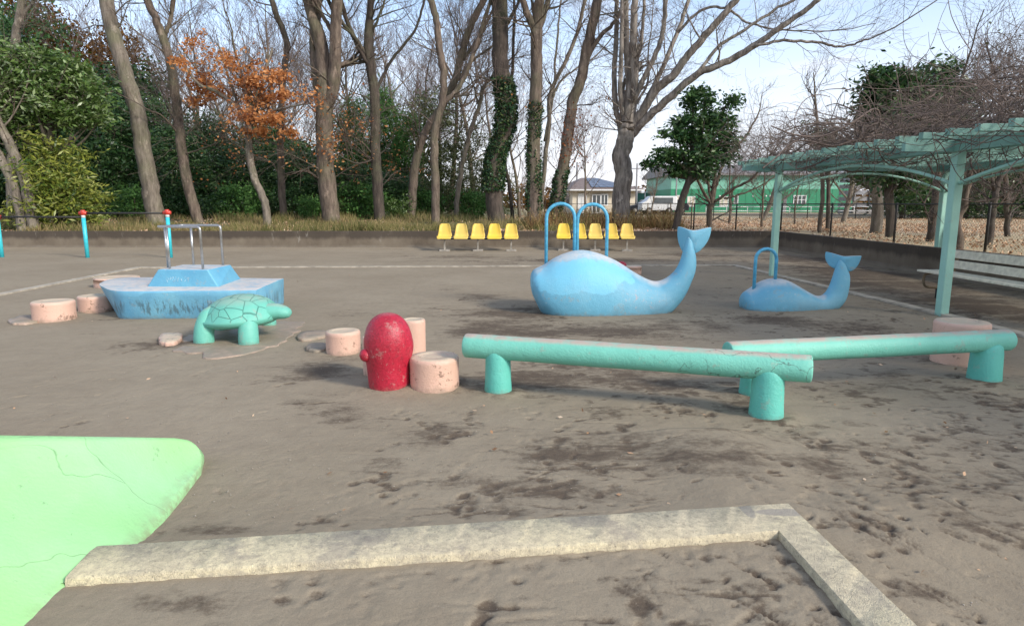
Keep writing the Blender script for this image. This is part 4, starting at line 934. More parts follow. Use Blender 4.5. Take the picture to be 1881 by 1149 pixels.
# ================================================================ WHITE BENCH
def bench():
    x0, y0, y1 = 6.40, 10.3, 7.2; t = thing('bench', 'white slatted park bench with curved metal legs under the pergola', 'bench', (x0 + 0.25, (y0 + y1) / 2, 0))
    for k, x in enumerate((x0, x0 + 0.20)):
        mb = MB(); box(mb, (x, y1, 0.405), (x + 0.175, y0, 0.435)); bevel(mb.build('seat_slat', M['white_wood'], t, smooth=False), 0.006)
    for z in (0.47, 0.625):
        mb = MB(); bar(mb, (x0 + 0.49 + (z - 0.5) * 0.25, y1, z + 0.06), (x0 + 0.49 + (z - 0.5) * 0.25, y0 - 0.05, z + 0.06), 0.028, 0.125, up=(0.25, 0, 1)); bevel(mb.build('back_slat', M['white_wood'], t, smooth=False), 0.006)
    for y in (y0 - 0.12, y1 + 0.12):
        P, _ = catmull([(x0 + 0.40, y, 0.395), (x0 + 0.12, y, 0.385), (x0 + 0.05, y, 0.34), (x0 + 0.06, y, 0.22), (x0 + 0.14, y, 0.17), (x0 + 0.42, y, 0.16), (x0 + 0.47, y, 0.22), (x0 + 0.515, y, 0.50), (x0 + 0.56, y, 0.73)], np.zeros(9), 5)
        mb = MB(); tube(mb, P, 0.020, 10); f = mb.build('frame', M['rust_metal'], t)
        mb = MB(); tube(mb, [(x0 + 0.28, y, 0.165), (x0 + 0.28, y, -0.05)], 0.028, 10); mb.build('leg', M['dark_metal'], f)
bench()
# ================================================================ FENCES
def fence(name, label, pts, top, r, mat, z0=None, rail=0.014, net=0.0, low=None, cat='fence', pm=None):
    t = thing(name, label, cat, (pts[0][0], pts[0][1], float(TZ(*pts[0]))))
    for x, y in pts:
        mb = MB(); tube(mb, [(x, y, float(TZ(x, y)) - 0.1), (x, y, top), (x, y, top + 0.02)], [r, r, r * 0.5], 10); mb.build('post', pm or M[mat], t)
    for h in [top - 0.02] + (low or []):
        mb = MB()
        for a, b in zip(pts[:-1], pts[1:]): tube(mb, [(a[0], a[1], h), (b[0], b[1], h)], rail, 8)
        mb.build('rail', M[mat], t)
    if net:
        mb = MB()
        for a, b in zip(pts[:-1], pts[1:]):
            a = np.array(a); b = np.array(b); Ln = np.linalg.norm(b - a); zb = float(TZ(*a)) + 0.05; H = top - 0.05 - zb
            for sgn in (1, -1):
                for s in np.arange(-H, Ln, net):
                    s0, s1 = max(0, s), min(Ln, s + H)
                    if s1 - s0 < 0.02: continue
                    h0, h1 = (s0 - s), (s1 - s)
                    if sgn < 0: h0, h1 = H - h0, H - h1
                    p = a + (b - a) * s0 / Ln; q = a + (b - a) * s1 / Ln; tube(mb, [(p[0], p[1], zb + h0), (q[0], q[1], zb + h1)], 0.0016, 3, caps=False)
        mb.build('net', M['dark_metal'], t)
    return t
fence('mesh_fence', 'dark chain link fence standing along the right wall behind the bench', [(9.35, 6.8), (9.3, 9.8), (9.28, 12.85), (9.22, 15.85), (9.15, 18.9), (9.1, 22.3), (7.95, 23.4), (6.48, 23.5)], 1.47, 0.026, 'dark_metal', net=0.075)
fence('mesh_fence', 'chain link fence with pale posts receding beyond the split trunk', [(6.5, 23.9), (6.62, 27.6), (6.55, 31.9), (6.5, 37), (4.5, 41), (1.0, 42), (-3, 42)], 1.50, 0.026, 'dark_metal', pm=M['rust_metal'], net=0.12)
fence('mesh_fence', 'thin dark fence along the far side of the leaf covered field', [(7.2 + i * 2.85, 43 - i * 0.35) for i in range(14)], 1.50, 0.028, 'dark_metal', rail=0.016, low=[0.75])
fence('guard_fence', 'low white pipe railing in front of the green building', [(19.5 + i * 2.0, 66.5 - i * 0.25) for i in range(20)], 1.22, 0.035, 'white', rail=0.03, low=[0.80])
fence('wood_fence', 'dark low fence inside the wood behind the trunks', [(-26 + i * 2.4, 34.5) for i in range(11)], 1.75, 0.03, 'dark_metal', rail=0.014, low=[1.2])
# ================================================================ BUILDINGS
def frame_window(t, x0, x1, z0, z1, y, nv=1, nh=0, d=0.06, glass='glass', fr='white', w=0.09):
    mb = MB(); box(mb, (x0, y - 0.02, z0), (x1, y + 0.03, z1)); win = mb.build('window', M[glass], t, smooth=False)
    mb = MB()
    box(mb, (x0 - w, y - d, z0 - w), (x1 + w, y - 0.025, z0)); box(mb, (x0 - w, y - d, z1), (x1 + w, y - 0.025, z1 + w)); box(mb, (x0 - w, y - d, z0), (x0, y - 0.025, z1)); box(mb, (x1, y - d, z0), (x1 + w, y - 0.025, z1))
    for k in range(nv): xx = x0 + (x1 - x0) * (k + 1) / (nv + 1); box(mb, (xx - 0.04, y - d + 0.01, z0), (xx + 0.04, y - 0.025, z1))
    for k in range(nh): zz = z0 + (z1 - z0) * (k + 1) / (nh + 1); box(mb, (x0, y - d + 0.012, zz - 0.03), (x1, y - 0.03, zz + 0.03))
    mb.build('frame', M[fr], win, smooth=False); return win
def green_building():
    Y = 76; q = lambda u, v: D(u, v, Y); x0, x1 = q(1246, 0).x, q(1600, 0).x; z0 = 0.5; zm = q(0, 347).z; ze = q(0, 322).z; zr = q(0, 306).z; dep = 14
    t = thing('green_building', 'wide two tone green warehouse with grey roof beyond the field', 'building', ((x0 + x1) / 2, Y, z0))
    mb = MB(); box(mb, (x0, Y, z0 - 0.2), (x1, Y + dep, zm)); mb.build('lower_wall', M['green_low'], t, smooth=False)
    mb = MB(); box(mb, (x0 + 0.02, Y + 0.03, zm), (x1 - 0.02, Y + dep - 0.03, ze)); mb.build('upper_wall', M['green_high'], t, smooth=False)
    mb = MB(); V = [(x0 - 0.5, Y - 0.6, ze), (x1 + 0.5, Y - 0.6, ze), (x1 + 0.5, Y + dep + 0.6, ze), (x0 - 0.5, Y + dep + 0.6, ze), (x0 - 0.5, Y + dep / 2, zr + 0.6), (x1 + 0.5, Y + dep / 2, zr + 0.6), (x0 - 0.5, Y - 0.6, ze + 0.25), (x1 + 0.5, Y - 0.6, ze + 0.25), (x1 + 0.5, Y + dep + 0.6, ze + 0.25), (x0 - 0.5, Y + dep + 0.6, ze + 0.25)]
    mb.add(V, [(3, 2, 1, 0), (0, 1, 7, 6), (2, 3, 9, 8), (6, 7, 5, 4), (8, 9, 4, 5), (1, 2, 8, 5, 7), (3, 0, 6, 4, 9)]); mb.build('roof', M['roof_grey'], t, smooth=False)
    mb = MB()                                                     # cladding ribs
    for x in np.arange(x0 + 0.5, x1 - 0.1, 0.9): box(mb, (x, Y - 0.025, z0), (x + 0.05, Y, zm - 0.05))
    mb.build('cladding_ribs', M['green_low'], t, smooth=False)
    wins = [(1258, 1267, 360, 377, 1), (1280, 1292, 362, 378, 1), (1342, 1356, 362, 377, 1), (1369, 1375, 360, 373, 0), (1484, 1506, 360, 374, 2)]
    for a, b, c, d, nv in wins: frame_window(t, q(a, 0).x, q(b, 0).x, q(0, d).z, q(0, c).z, Y, nv, 1 if nv == 2 else 0, glass='glass' if nv != 1 else 'cream')
    mb = MB(); box(mb, (q(1464, 0).x, Y - 0.05, z0), (q(1470, 0).x, Y, q(0, 360).z)); mb.build('door', M['grey_panel'], t, smooth=False)
    for u in (1322, 1327, 1383, 1407, 1414, 1420, 1427, 1434):
        p = q(u, 360); mb = MB(); tube(mb, [(p.x, Y - 0.05, p.z), (p.x, Y + 0.02, p.z)], 0.10, 12); mb.build('vent', M['white'], t)
    mb = MB(); box(mb, (q(1366, 0).x - 0.08, Y - 0.16, z0), (q(1366, 0).x + 0.08, Y - 0.027, ze)); mb.build('downpipe', M['green_low'], t, smooth=False)
    # grey stacked annex to the right
    t2 = thing('storage_rack', 'dark grey stacked storage racks right of the green building', 'storage rack', (q(1635, 0).x, Y - 8, 0.5)); Y2 = 66
    q2 = lambda u: D(u, 0, Y2).x
    for k in range(6):
        mb = MB(); box(mb, (q2(1598), Y2, 0.55 + k * 0.62), (q2(1690), Y2 + 3, 0.95 + k * 0.62)); mb.build('shelf_load', M['grey_panel'] if k % 2 else M['roof_grey'], t2, smooth=False)
    for u in (1598, 1628, 1660, 1690):
        mb = MB(); box(mb, (q2(u) - 0.06, Y2 - 0.1, 0.4), (q2(u) + 0.06, Y2 - 0.01, 4.2)); mb.build('upright', M['dark_metal'], t2, smooth=False)
green_building()
def house():
    Y = 70; q = lambda u, v=0: D(u, v, Y); x0, x1 = q(1043).x, q(1163).x; z0 = 0.5; ze = q(0, 350).z; zr = q(0, 324).z; rz = R(14); cxm = (x0 + x1) / 2
    t = thing('house', 'cream bungalow with hipped brown roof and rooftop solar panels', 'house', (cxm, Y, 0), 0)
    hw = (x1 - x0) / 2; dep = 9
    # plan turned so that the left flank shows: corner at u=1057
    xc = q(1057).x
    Bq = [(x0 - 0.2, Y + 5.5), (xc, Y), (x1 + 1.0, Y + 0.4), (x1 - 0.6, Y + 7.5)]
    mb = MB(); quadbox(mb, Bq, z0 - 0.2, ze); mb.build('wall', M['cream'], t, smooth=False)
    E = [(x0 - 0.95, Y + 5.6), (xc - 0.35, Y - 0.75), (x1 + 1.7, Y - 0.35), (x1 + 0.1, Y + 8.3)]
    r0 = q(1080).x; r1 = q(1104).x + 0.2; Ry = Y + 3.6
    V = [(x, y, ze) for x, y in E] + [(x, y, ze + 0.16) for x, y in E] + [(r0, Ry, zr), (r1, Ry, zr)]
    mb = MB(); mb.add(V, [(3, 2, 1, 0), (0, 1, 5, 4), (1, 2, 6, 5), (2, 3, 7, 6), (3, 0, 4, 7), (4, 5, 8), (5, 6, 9, 8), (6, 7, 9), (7, 4, 8, 9)]); rf = mb.build('roof', M['roof'], t, smooth=False)
    mb = MB()
    def on(s, h): a = Vector(V[5]).lerp(Vector(V[6]), s); b = Vector(V[8]).lerp(Vector(V[9]), s); p = a.lerp(b, h); n = (Vector(V[6]) - Vector(V[5])).cross(Vector(V[8]) - Vector(V[5])).normalized(); return p + n * 0.08
    for i in range(4):
        for j in range(5):
            h0, h1 = 0.10 + i * 0.205, 0.10 + (i + 1) * 0.205 - 0.012; s0, s1 = 0.30 + j * 0.12, 0.30 + (j + 1) * 0.12 - 0.008; mb.add([tuple(on(s0, h0)), tuple(on(s1, h0)), tuple(on(s1, h1)), tuple(on(s0, h1))], [(0, 1, 2, 3)])
    mb.build('solar_panels', M['solar'], rf, smooth=False)
    mb = MB(); p = [V[0], V[1], V[2]]
    for a, b in ((V[0], V[1]), (V[1], V[2])): bar(mb, (a[0], a[1] - 0.05, a[2] + 0.05), (b[0], b[1] - 0.05, b[2] + 0.05), 0.12, 0.14)
    mb.build('gutter', M['white'], rf, smooth=False)
    for a, b, c, d, nv, gl in ((1069, 1083, 357, 392, 1, 'white'), (1096, 1110, 359, 390, 1, 'glass'), (1113, 1124, 358, 376, 1, 'glass')):
        frame_window(t, q(a).x, q(b).x, q(0, d).z, q(0, c).z, Y - 0.02, nv, 0, glass=gl)
    # window on the left flank
    a = Vector((Bq[0][0], Bq[0][1], 0)); b = Vector((Bq[1][0], Bq[1][1], 0)); n = (b - a).cross(Vector((0, 0, 1))).normalized(); 
    p0 = a.lerp(b, 0.55) + n * 0.03; p1 = a.lerp(b, 0.78) + n * 0.03
    for mname, ex, ww in (('window', 0.0, 'glass'),):
        mb = MB(); bar(mb, (p0.x, p0.y, 2.0), (p1.x, p1.y, 2.0), 0.05, 1.1); w = mb.build('window', M[ww], t, smooth=False)
        mb = MB()
        for zz in (1.40, 2.60): bar(mb, (p0.x + n.x * .03, p0.y + n.y * .03, zz), (p1.x + n.x * .03, p1.y + n.y * .03, zz), 0.08, 0.09)
        mb.build('frame', M['white'], w, smooth=False)
    mb = MB(); zt = q(0, 298).z; tube(mb, [(q(1081).x, Y + 9, 0.3), (q(1081).x, Y + 9, D(0, 298, Y + 9).z)], 0.11, 10); o = mb.build('utility_pole', M['roof_grey'], loc=(q(1081).x, Y + 9, 0.5)); tag(o, 'grey utility pole rising behind the house roof', 'utility pole')
    mb = MB(); tube(mb, [(q(1104).x, Ry, zr - 0.1), (q(1104).x, Ry, zr + 0.75)], 0.025, 6)
    for k in range(3): bar(mb, (q(1104).x - 0.2, Ry, zr + 0.45 + 0.12 * k), (q(1104).x + 0.2, Ry, zr + 0.45 + 0.12 * k), 0.02, 0.02)
    mb.build('antenna', M['grey_panel'], rf)
house()
def pole(u, vt, Y, r, label):
    p = D(u, 380, Y); z = D(u, vt, Y).z; mb = MB(); tube(mb, [(p.x, Y, 0.3), (p.x, Y, z)], [r, r * 0.75], 10); bar(mb, (p.x - 0.7, Y, z - 0.5), (p.x + 0.7, Y, z - 0.5), 0.08, 0.08)
    tag(mb.build('utility_pole', M['roof_grey'], loc=(p.x, Y, 0.5)), label, 'utility pole')
pole(1168, 300, 66, 0.10, 'thin pale utility pole just right of the house'); pole(1241, 318, 74, 0.10, 'grey utility pole at the left corner of the green building')
def net_panels():
    Y = 85; q = lambda u: D(u, 0, Y).x; t = thing('net_fence', 'tall green net fence of a ball court right of the house', 'net fence', (q(1205), Y, 0.5)); zt = D(0, 353, Y).z
    for k in range(5):
        a, b = q(1166 + k * 15.5), q(1166 + (k + 1) * 15.5); mb = MB(); box(mb, (a + 0.08, Y, 0.6), (b - 0.08, Y + 0.04, zt - 0.1)); mb.build('net_panel', M['net_green'], t, smooth=False)
        mb = MB(); tube(mb, [(a, Y - 0.05, 0.4), (a, Y - 0.05, zt)], 0.06, 8); mb.build('post', M['white'], t)
    mb = MB(); tube(mb, [(q(1166), Y - 0.1, zt), (q(1244), Y - 0.1, zt)], 0.05, 8); mb.build('rail', M['white'], t)
net_panels()
def car(name, label, u, Y, L, H, mat, kind, rz=0):
    x = D(u, 0, Y).x; t = thing(name, label, kind, (x, Y, 0.55), rz); w = 0.85
    if kind == 'van': side = [(-L/2, .35), (-L/2, 1.0), (-L/2 + .35, 1.15), (-L/2 + .75, H - .05), (-L/2 + .95, H), (L/2 - .1, H), (L/2, H - .12), (L/2, .35)]
    else: side = [(-L/2, .30), (-L/2 + .03, .70), (-L/2 + 0.95, .88), (-L/2 + 1.55, H - .03), (-L/2 + 1.9, H), (L/2 - 1.0, H - .02), (L/2 - .25, .95), (L/2, .85), (L/2, .30)]
    secs = [np.array([(a, y, z if z < 0.9 else z) for a, z in side]) for y in (-w, w)]
    secs = [np.array([(a * (0.97 if k in (0, 3) else 1), y, z) for a, z in side]) for k, y in enumerate((-w, -w + .08, w - .08, w))]
    mb = MB(); loft(mb, secs); o = mb.build('body', M[mat], t, local=True, smooth=False); bevel(o, 0.05, 3)
    mb = MB(); zz = 1.0 if kind == 'van' else 0.92
    box(mb, (-L/2 + (1.0 if kind == 'van' else 1.5), -w - 0.012, zz), (L/2 - (0.4 if kind == 'van' else 0.9), -w + 0.05, H - 0.14)); mb.build('window', M['glass'], t, local=True, smooth=False); mb = MB(); box(mb, (-L/2 + (1.0 if kind == 'van' else 1.5), w - 0.05, zz), (L/2 - (0.4 if kind == 'van' else 0.9), w + 0.012, H - 0.14))
    mb.build('window', M['glass'], t, local=True, smooth=False)
    for sx in (-1, 1):
        for sy in (-1, 1):
            mb = MB(); X = sx * (L / 2 - 0.7); tube(mb, [(X, sy * (w - .12), .3), (X, sy * (w + .02), .3)], 0.31, 20); wh = mb.build('wheel', M['rubber'], t, local=True)
            mb = MB(); tube(mb, [(X, sy * (w + .02), .3), (X, sy * (w + .035), .3)], 0.18, 14); mb.build('rim', M['pale_metal'], wh, local=True)
car('parked_van', 'small white van with dark windows parked beyond the fence', 1221, 60, 3.2, 1.62, 'white', 'van')
car('parked_car', 'dark parked car at the end of the field left of the evergreen', 1197, 64, 3.6, 1.35, 'car_dark', 'car'); car('parked_car', 'black parked car nose to tail with the white van', 1243, 65, 3.6, 1.35, 'car_dark', 'car')
# ================================================================ TREES
def grow(out, p, d, L, r, lv, rg, up=0.12, wob=0.16, kids=(6, 5, 4, 4), spread=(0.45, 1.0), start=0.25, minr=0.003, taper=0.3):
    n = max(3, int(L / (0.35 if lv >= 2 else 0.22))); n = min(n, 14); step = L / n; P = [p.copy()]; Ds = [d.copy()]; Rr = [r]
    for i in range(n):
        d = d + rg.normal(0, wob, 3); d[2] += up; d /= np.linalg.norm(d); p = p + d * step; P.append(p.copy()); Ds.append(d.copy()); Rr.append(max(minr, r * (1 - (1 - taper) * (i + 1) / n)))
    out.append((np.array(P), np.array(Rr), lv))
    if lv > 0:
        k = kids[min(lv, len(kids)) - 1]; k = max(1, int(round(k * rg.uniform(0.75, 1.25))))
        for j in range(k):
            s = start + (1 - start) * (j + rg.rand()) / k; f = s * n; i = min(n - 1, int(f)); q = P[i] + (P[i + 1] - P[i]) * (f - i); dd = Ds[i + 1]
            a = rg.normal(0, 1, 3); a -= dd * a.dot(dd); a /= max(1e-6, np.linalg.norm(a)); ang = rg.uniform(*spread); nd = dd * math.cos(ang) + a * math.sin(ang)
            grow(out, q, nd, L * rg.uniform(0.42, 0.68), max(minr, Rr[i] * rg.uniform(0.45, 0.65)), lv - 1, rg, up, wob * 1.1, kids, spread, start, minr, taper)
def mesh_branches(lst, thick=0.02):
    A, B = MB(), MB(); na = nb = 0
    for P, Rr, lv in lst:
        if Rr[0] > thick: tube(A, P, Rr, 8 if Rr[0] > 0.05 else 5, caps=False); na += 1
        else: tube(B, P, Rr, 3, caps=False); nb += 1
    return A, B, na, nb
def leaves(mb, C, size, rg, droop=0.2, asp=0.5, tint=None, flatn=0.0):      # C: (n,3) leaf positions
    n = len(C); u = rg.normal(0, 1, (n, 3)); u[:, 2] = u[:, 2] * 0.6 - droop; u /= np.linalg.norm(u, axis=1, keepdims=True)
    w = rg.normal(0, 1, (n, 3)); w[:, 2] *= (1 - flatn); w -= u * (w * u).sum(1, keepdims=True); w /= np.linalg.norm(w, axis=1, keepdims=True)
    s = size * rg.uniform(0.45, 1.45, (n, 1)); a = C; b = C + u * s * 0.5 + w * s * asp * 0.5; c = C + u * s; d = C + u * s * 0.5 - w * s * asp * 0.5
    V = np.stack([a, b, c, d], 1).reshape(-1, 3); Fq = np.arange(4 * n).reshape(-1, 4); mb.add(V, Fq, rg.rand(n) if tint is None else np.clip(tint, 0, 1))
def clumped(rg, cen, rad, n_clump, per, sig, shell=0.5, floor=None):
    u = rg.normal(0, 1, (n_clump, 3)); u /= np.linalg.norm(u, axis=1, keepdims=True); r = shell + (1 - shell) * rg.rand(n_clump, 1) ** 0.6; r *= (1 + 0.55 * (rg.rand(n_clump, 1) - 0.45))
    K = np.array(cen) + u * r * np.array(rad); ct = rg.rand(n_clump)
    if floor is not None: K[:, 2] = np.maximum(K[:, 2], floor)
    ss = sig * rg.uniform(0.6, 1.4, (n_clump, 1, 1)); C = K[:, None, :] + rg.normal(0, 1, (n_clump, per, 3)) * ss * np.array([1, 1, 0.7])
    T = 0.5 + 0.42 * (ct[:, None] - 0.5) + rg.normal(0, 0.22, (n_clump, per)); return C.reshape(-1, 3), T.ravel()
TREE_N = [0]
def traced_tree(name, label, Y, limbs, seed, mat='bark_brown', twigs='twig', upto=12.5, cat='tree', side=10, lv=2, leafy=None, ivy=None, group=None, extra_kids=(5, 5, 4), crown_name='crown', basez=None, sl=(1.2, 2.6), low=0.35):
    """limbs: list of dict(p=[(u,v)..], w=(px start, px end), dy=depth drift); the first is the trunk"""
    rg = np.random.RandomState(seed); base = D(limbs[0]['p'][0][0], limbs[0]['p'][0][1], Y); bz = float(TZ(base.x, Y)) if basez is None else basez
    t = thing(name, label, cat, (base.x, Y, bz), group=group); T = MB(); out = []; swept = []
    for li, lb in enumerate(limbs):
        P = []; n = len(lb['p']); dy = lb.get('dy', 0.0); y0 = lb.get('y0', 0.0)
        for i, (u, v) in enumerate(lb['p']): P.append(tuple(D(u, v, Y + y0 + dy * i / max(1, n - 1))))
        if li == 0: P.insert(0, (P[0][0], P[0][1], bz - 0.3)); 
        ws = [px(w, Y) / 2 for w in np.linspace(lb['w'][0], lb['w'][1], len(P))]
        if li == 0: ws[0] *= 1.18; ws[1] *= 1.0
        Pc, Rc = catmull(P, ws, 6); Pc[1:] += rg.normal(0, 0.012, (len(Pc) - 1, 3)); tube(T, Pc, Rc, 14 if ws[0] > 0.12 else 9, rough=0.05, rng=rg)
        swept.append((Pc, Rc, li)); e = Pc[-1]; d = Pc[-1] - Pc[-4]; d /= np.linalg.norm(d)
        if e[2] < upto and lb.get('cont', True):
            grow(out, e, d, max(1.5, (upto - e[2]) * 0.95) if e[2] > 5 else lb.get('len', 2.0), Rc[-1], min(3, lv + 1), rg, up=0.05, wob=0.10, kids=(5, 5, 5), start=0.1)
    for Pc, Rc, li in swept:
        k = side if li == 0 else max(4, int(side * 0.7)); zb = Pc[:, 2]
        for j in range(k):
            i = rg.randint(int(len(Pc) * (low if li == 0 else 0.15)), len(Pc) - 1); dd = Pc[i] - Pc[i - 1]; dd /= np.linalg.norm(dd)
            a = rg.normal(0, 1, 3); a[2] = abs(a[2]) * 0.5; a -= dd * a.dot(dd); a /= np.linalg.norm(a); nd = dd * 0.45 + a * 0.85; nd /= np.linalg.norm(nd)
            grow(out, Pc[i], nd, rg.uniform(*sl), min(Rc[i] * 0.35, rg.uniform(0.012, 0.04)), lv, rg, up=0.05, wob=0.15, kids=extra_kids)
    A, B, na, nb = mesh_branches(out, 0.022)
    for V_, f_ in ((A, 0),):
        if A.n: off = T.n; 
    if A.n:
        T.v += A.v; 
        for k2, arrs in A.f.items(): T.f.setdefault(k2, []).extend([a + T.n for a in arrs])
        T.attr += A.attr; T.n += A.n
    T.build('trunk', M[mat], t)
    if B.n: B.build('twigs', M[twigs], t)
    if leafy:
        tips = [P[-1] for P, Rr, l in out if l <= 1] + [P[len(P) // 2] for P, Rr, l in out if l <= 1]; tips = np.array(tips)
        if 'z' in leafy: tips = tips[(tips[:, 2] > leafy['z'][0]) & (tips[:, 2] < leafy['z'][1])]
        if len(tips):
            K = tips[rg.randint(0, len(tips), leafy['n'])] + rg.normal(0, leafy.get('sig', 0.12), (leafy['n'], 3)); mb = MB(); leaves(mb, K, leafy['size'], rg, asp=0.6)
            for (bu, bv, ru, rv, kk) in leafy.get('blobs', []):
                C, tt = clumped(rg, D(bu, bv, Y - 0.3 + rg.normal(0, 0.4)), (px(ru, Y), px(ru, Y) * 0.8, px(rv, Y)), kk, 32, 0.13, 0.1); leaves(mb, C, leafy['size'] * 1.1, rg, asp=0.6, tint=tt)
            mb.build('foliage', M[leafy['mat']], t)
    if ivy:
        Pc, Rc, _ = swept[0]; m = ivy['n']; z0, z1 = ivy['z']; sel = np.where((Pc[:, 2] > z0) & (Pc[:, 2] < z1))[0]
        if len(sel) > 1:
            f = rg.uniform(sel[0], sel[-1], m); i = f.astype(int); s = (f - i)[:, None]; i2 = np.minimum(i + 1, len(Pc) - 1); P = Pc[i] * (1 - s) + Pc[i2] * s; r = Rc[i]; th = rg.rand(m) * 6.283
            keep = fbm(th * 1.2, P[:, 2], 1.0, 2, seed) > ivy.get('gap', 0.3); P, r, th = P[keep], r[keep], th[keep]; rr = r * 1.02 + rg.rand(len(r)) * ivy.get('th', 0.09)
            C = P + np.stack([np.cos(th) * rr, np.sin(th) * rr, rg.normal(0, 0.03, len(r))], -1); mb = MB(); leaves(mb, C, ivy.get('size', 0.075), rg, droop=0.6, asp=0.85); mb.build('ivy', M[ivy.get('mat', 'ivy')], t)
    return t
# --- traced trunks of the wood edge, left to right
L = lambda p, w, **k: dict(p=p, w=w, **k)
traced_tree('leaning_tree', 'pale slim trunk leaning left beside the yellowish shrub', 22.3, [L([(40, 412), (28, 350), (8, 305), (-30, 230), (-60, 120)], (17, 13)), ], 1, 'bark_pale', low=0.6)
traced_tree('leaning_tree', 'thick pale trunk leaning left under the glossy evergreen', 22.4, [L([(60, 405), (45, 330), (20, 270), (-8, 215), (-60, 110)], (20, 14))], 2, 'bark_pale', low=0.6)
traced_tree('pale_tree', 'pale thin trunk rising out of the evergreen crown at top left', 30, [L([(20, 400), (22, 250), (28, 80), (38, 20), (42, -40)], (16, 12)), L([(30, 65), (45, 25), (75, -10)], (8, 5))], 3, 'bark_pale')
traced_tree('leaning_tree', 'tall thick trunk leaning left behind the exercise bars', 25.5, [L([(287, 412), (278, 355), (264, 280), (252, 210), (226, 120), (205, 50), (190, -30), (178, -90)], (32, 21))], 4, 'bark_pale', side=8, low=0.7)
traced_tree('forked_tree', 'slender crooked grey trunk behind the boat handrails, forking near the top', 26, [L([(366, 412), (345, 340), (333, 270), (325, 200), (314, 120), (298, 65), (280, 20), (255, -30)], (20, 12)), L([(300, 70), (312, 40), (322, -20)], (8, 6)), L([(333, 250), (300, 215), (270, 200)], (4, 2), dy=-1), L([(335, 285), (380, 270), (400, 262)], (3, 2), dy=-1)], 5, 'bark_brown')
traced_tree('orange_leaf_tree', 'small pale crooked tree still holding bright orange leaves', 25, [L([(491, 416), (486, 370), (465, 320), (457, 270), (458, 235)], (15, 11)), L([(458, 240), (440, 200), (400, 170), (360, 150), (330, 100)], (8, 4), dy=-0.6, cont=True, len=1.0), L([(458, 240), (475, 190), (485, 140), (500, 90)], (8, 4), dy=0.5, len=1.0), L([(462, 230), (500, 205), (540, 195)], (6, 3), dy=-0.8, len=0.8), L([(440, 200), (420, 140), (400, 80)], (5, 3), len=1.0)], 6, 'bark_pale', upto=6.3, side=6, lv=2, sl=(0.5, 1.1), low=0.75, leafy=dict(n=1100, size=0.12, mat='leaf_orange', sig=0.25, z=(3.4, 7.0), blobs=[(372, 152, 34, 11, 14), (360, 185, 22, 9, 7), (400, 170, 36, 10, 12), (455, 150, 40, 13, 16), (505, 142, 34, 13, 13), (475, 182, 46, 13, 17), (520, 176, 26, 10, 7), (455, 212, 34, 12, 13), (505, 222, 36, 11, 13), (540, 243, 26, 6, 6), (468, 245, 28, 8, 8), (350, 78, 34, 14, 5), (405, 98, 44, 14, 6), (335, 112, 30, 12, 5), (440, 118, 40, 10, 6)]))
traced_tree('slim_tree', 'slim straight grey trunk just right of the orange leaved tree', 28, [L([(522, 405), (517, 330), (516, 240), (520, 150), (526, 80), (505, 20), (490, -30)], (14, 9)), L([(518, 330), (500, 300), (480, 292)], (3, 2)), L([(518, 320), (560, 315), (580, 325)], (3, 2))], 7, 'bark_brown', leafy=dict(n=420, size=0.11, mat='leaf_orange', z=(1.5, 5), sig=0.15))
traced_tree('forked_tree', 'big dark trunk forking into two thick stems above the seats level', 26, [L([(611, 412), (604, 370), (598, 300), (596, 235), (596, 190)], (33, 30)), L([(596, 200), (585, 150), (578, 90), (580, 30), (582, -50)], (22, 17), dy=0.6), L([(598, 200), (612, 160), (616, 100), (617, 40), (622, -50)], (23, 18), dy=-0.4), L([(612, 60), (590, 25), (570, -15)], (8, 5), dy=-0.5)], 8, 'bark_brown', side=10, low=0.5, leafy=dict(n=160, size=0.10, mat='leaf_orange', z=(3, 6), sig=0.3))
traced_tree('dark_tree', 'dark straight trunk splitting into a Y in front of the green conifers', 27, [L([(698, 406), (694, 350), (690, 280), (689, 200), (686, 150)], (21, 17)), L([(686, 155), (675, 115), (655, 80), (635, 30), (620, -20)], (10, 7), dy=-0.5), L([(687, 155), (681, 90), (680, 20), (683, -40)], (13, 9)), L([(684, 60), (700, 20), (712, -20)], (5, 3)), L([(690, 170), (720, 110), (760, 60), (780, 0)], (6, 4), dy=0.8), L([(691, 290), (665, 262), (630, 240), (620, 215)], (4, 2), dy=-1, len=0.8), L([(692, 290), (660, 300), (630, 290)], (3, 2), dy=-1, len=0.8)], 9, 'bark_dark', leafy=dict(n=520, size=0.11, mat='leaf_orange', z=(2.0, 4.8), sig=0.2))
traced_tree('leaning_tree', 'brown trunk curving right to cross the upright stem left of the seats', 28, [L([(755, 405), (758, 350), (765, 290), (780, 245), (808, 200), (835, 150), (850, 90), (868, 40), (895, -10)], (17, 11)), L([(850, 110), (880, 70), (905, 20)], (7, 4)), L([(838, 150), (870, 110), (905, 85)], (6, 3))], 10, 'bark_brown', side=12)
traced_tree('slim_tree', 'upright brown trunk just behind the leftmost yellow seat', 25.5, [L([(800, 416), (800, 350), (798, 280), (800, 235), (812, 190), (815, 140), (806, 80), (800, 30), (784, -20)], (16, 11)), L([(814, 190), (840, 165), (862, 120), (885, 50), (905, -10)], (10, 6), dy=0.6)], 11, 'bark_brown')
traced_tree('pale_tree', 'thin pale bent trunk between the seats and the ivy covered tree', 29, [L([(838, 400), (842, 350), (851, 295), (864, 240), (880, 195), (888, 160), (905, 140)], (10, 6)), L([(880, 200), (872, 165), (860, 130)], (4, 2))], 12, 'bark_pale', upto=8)
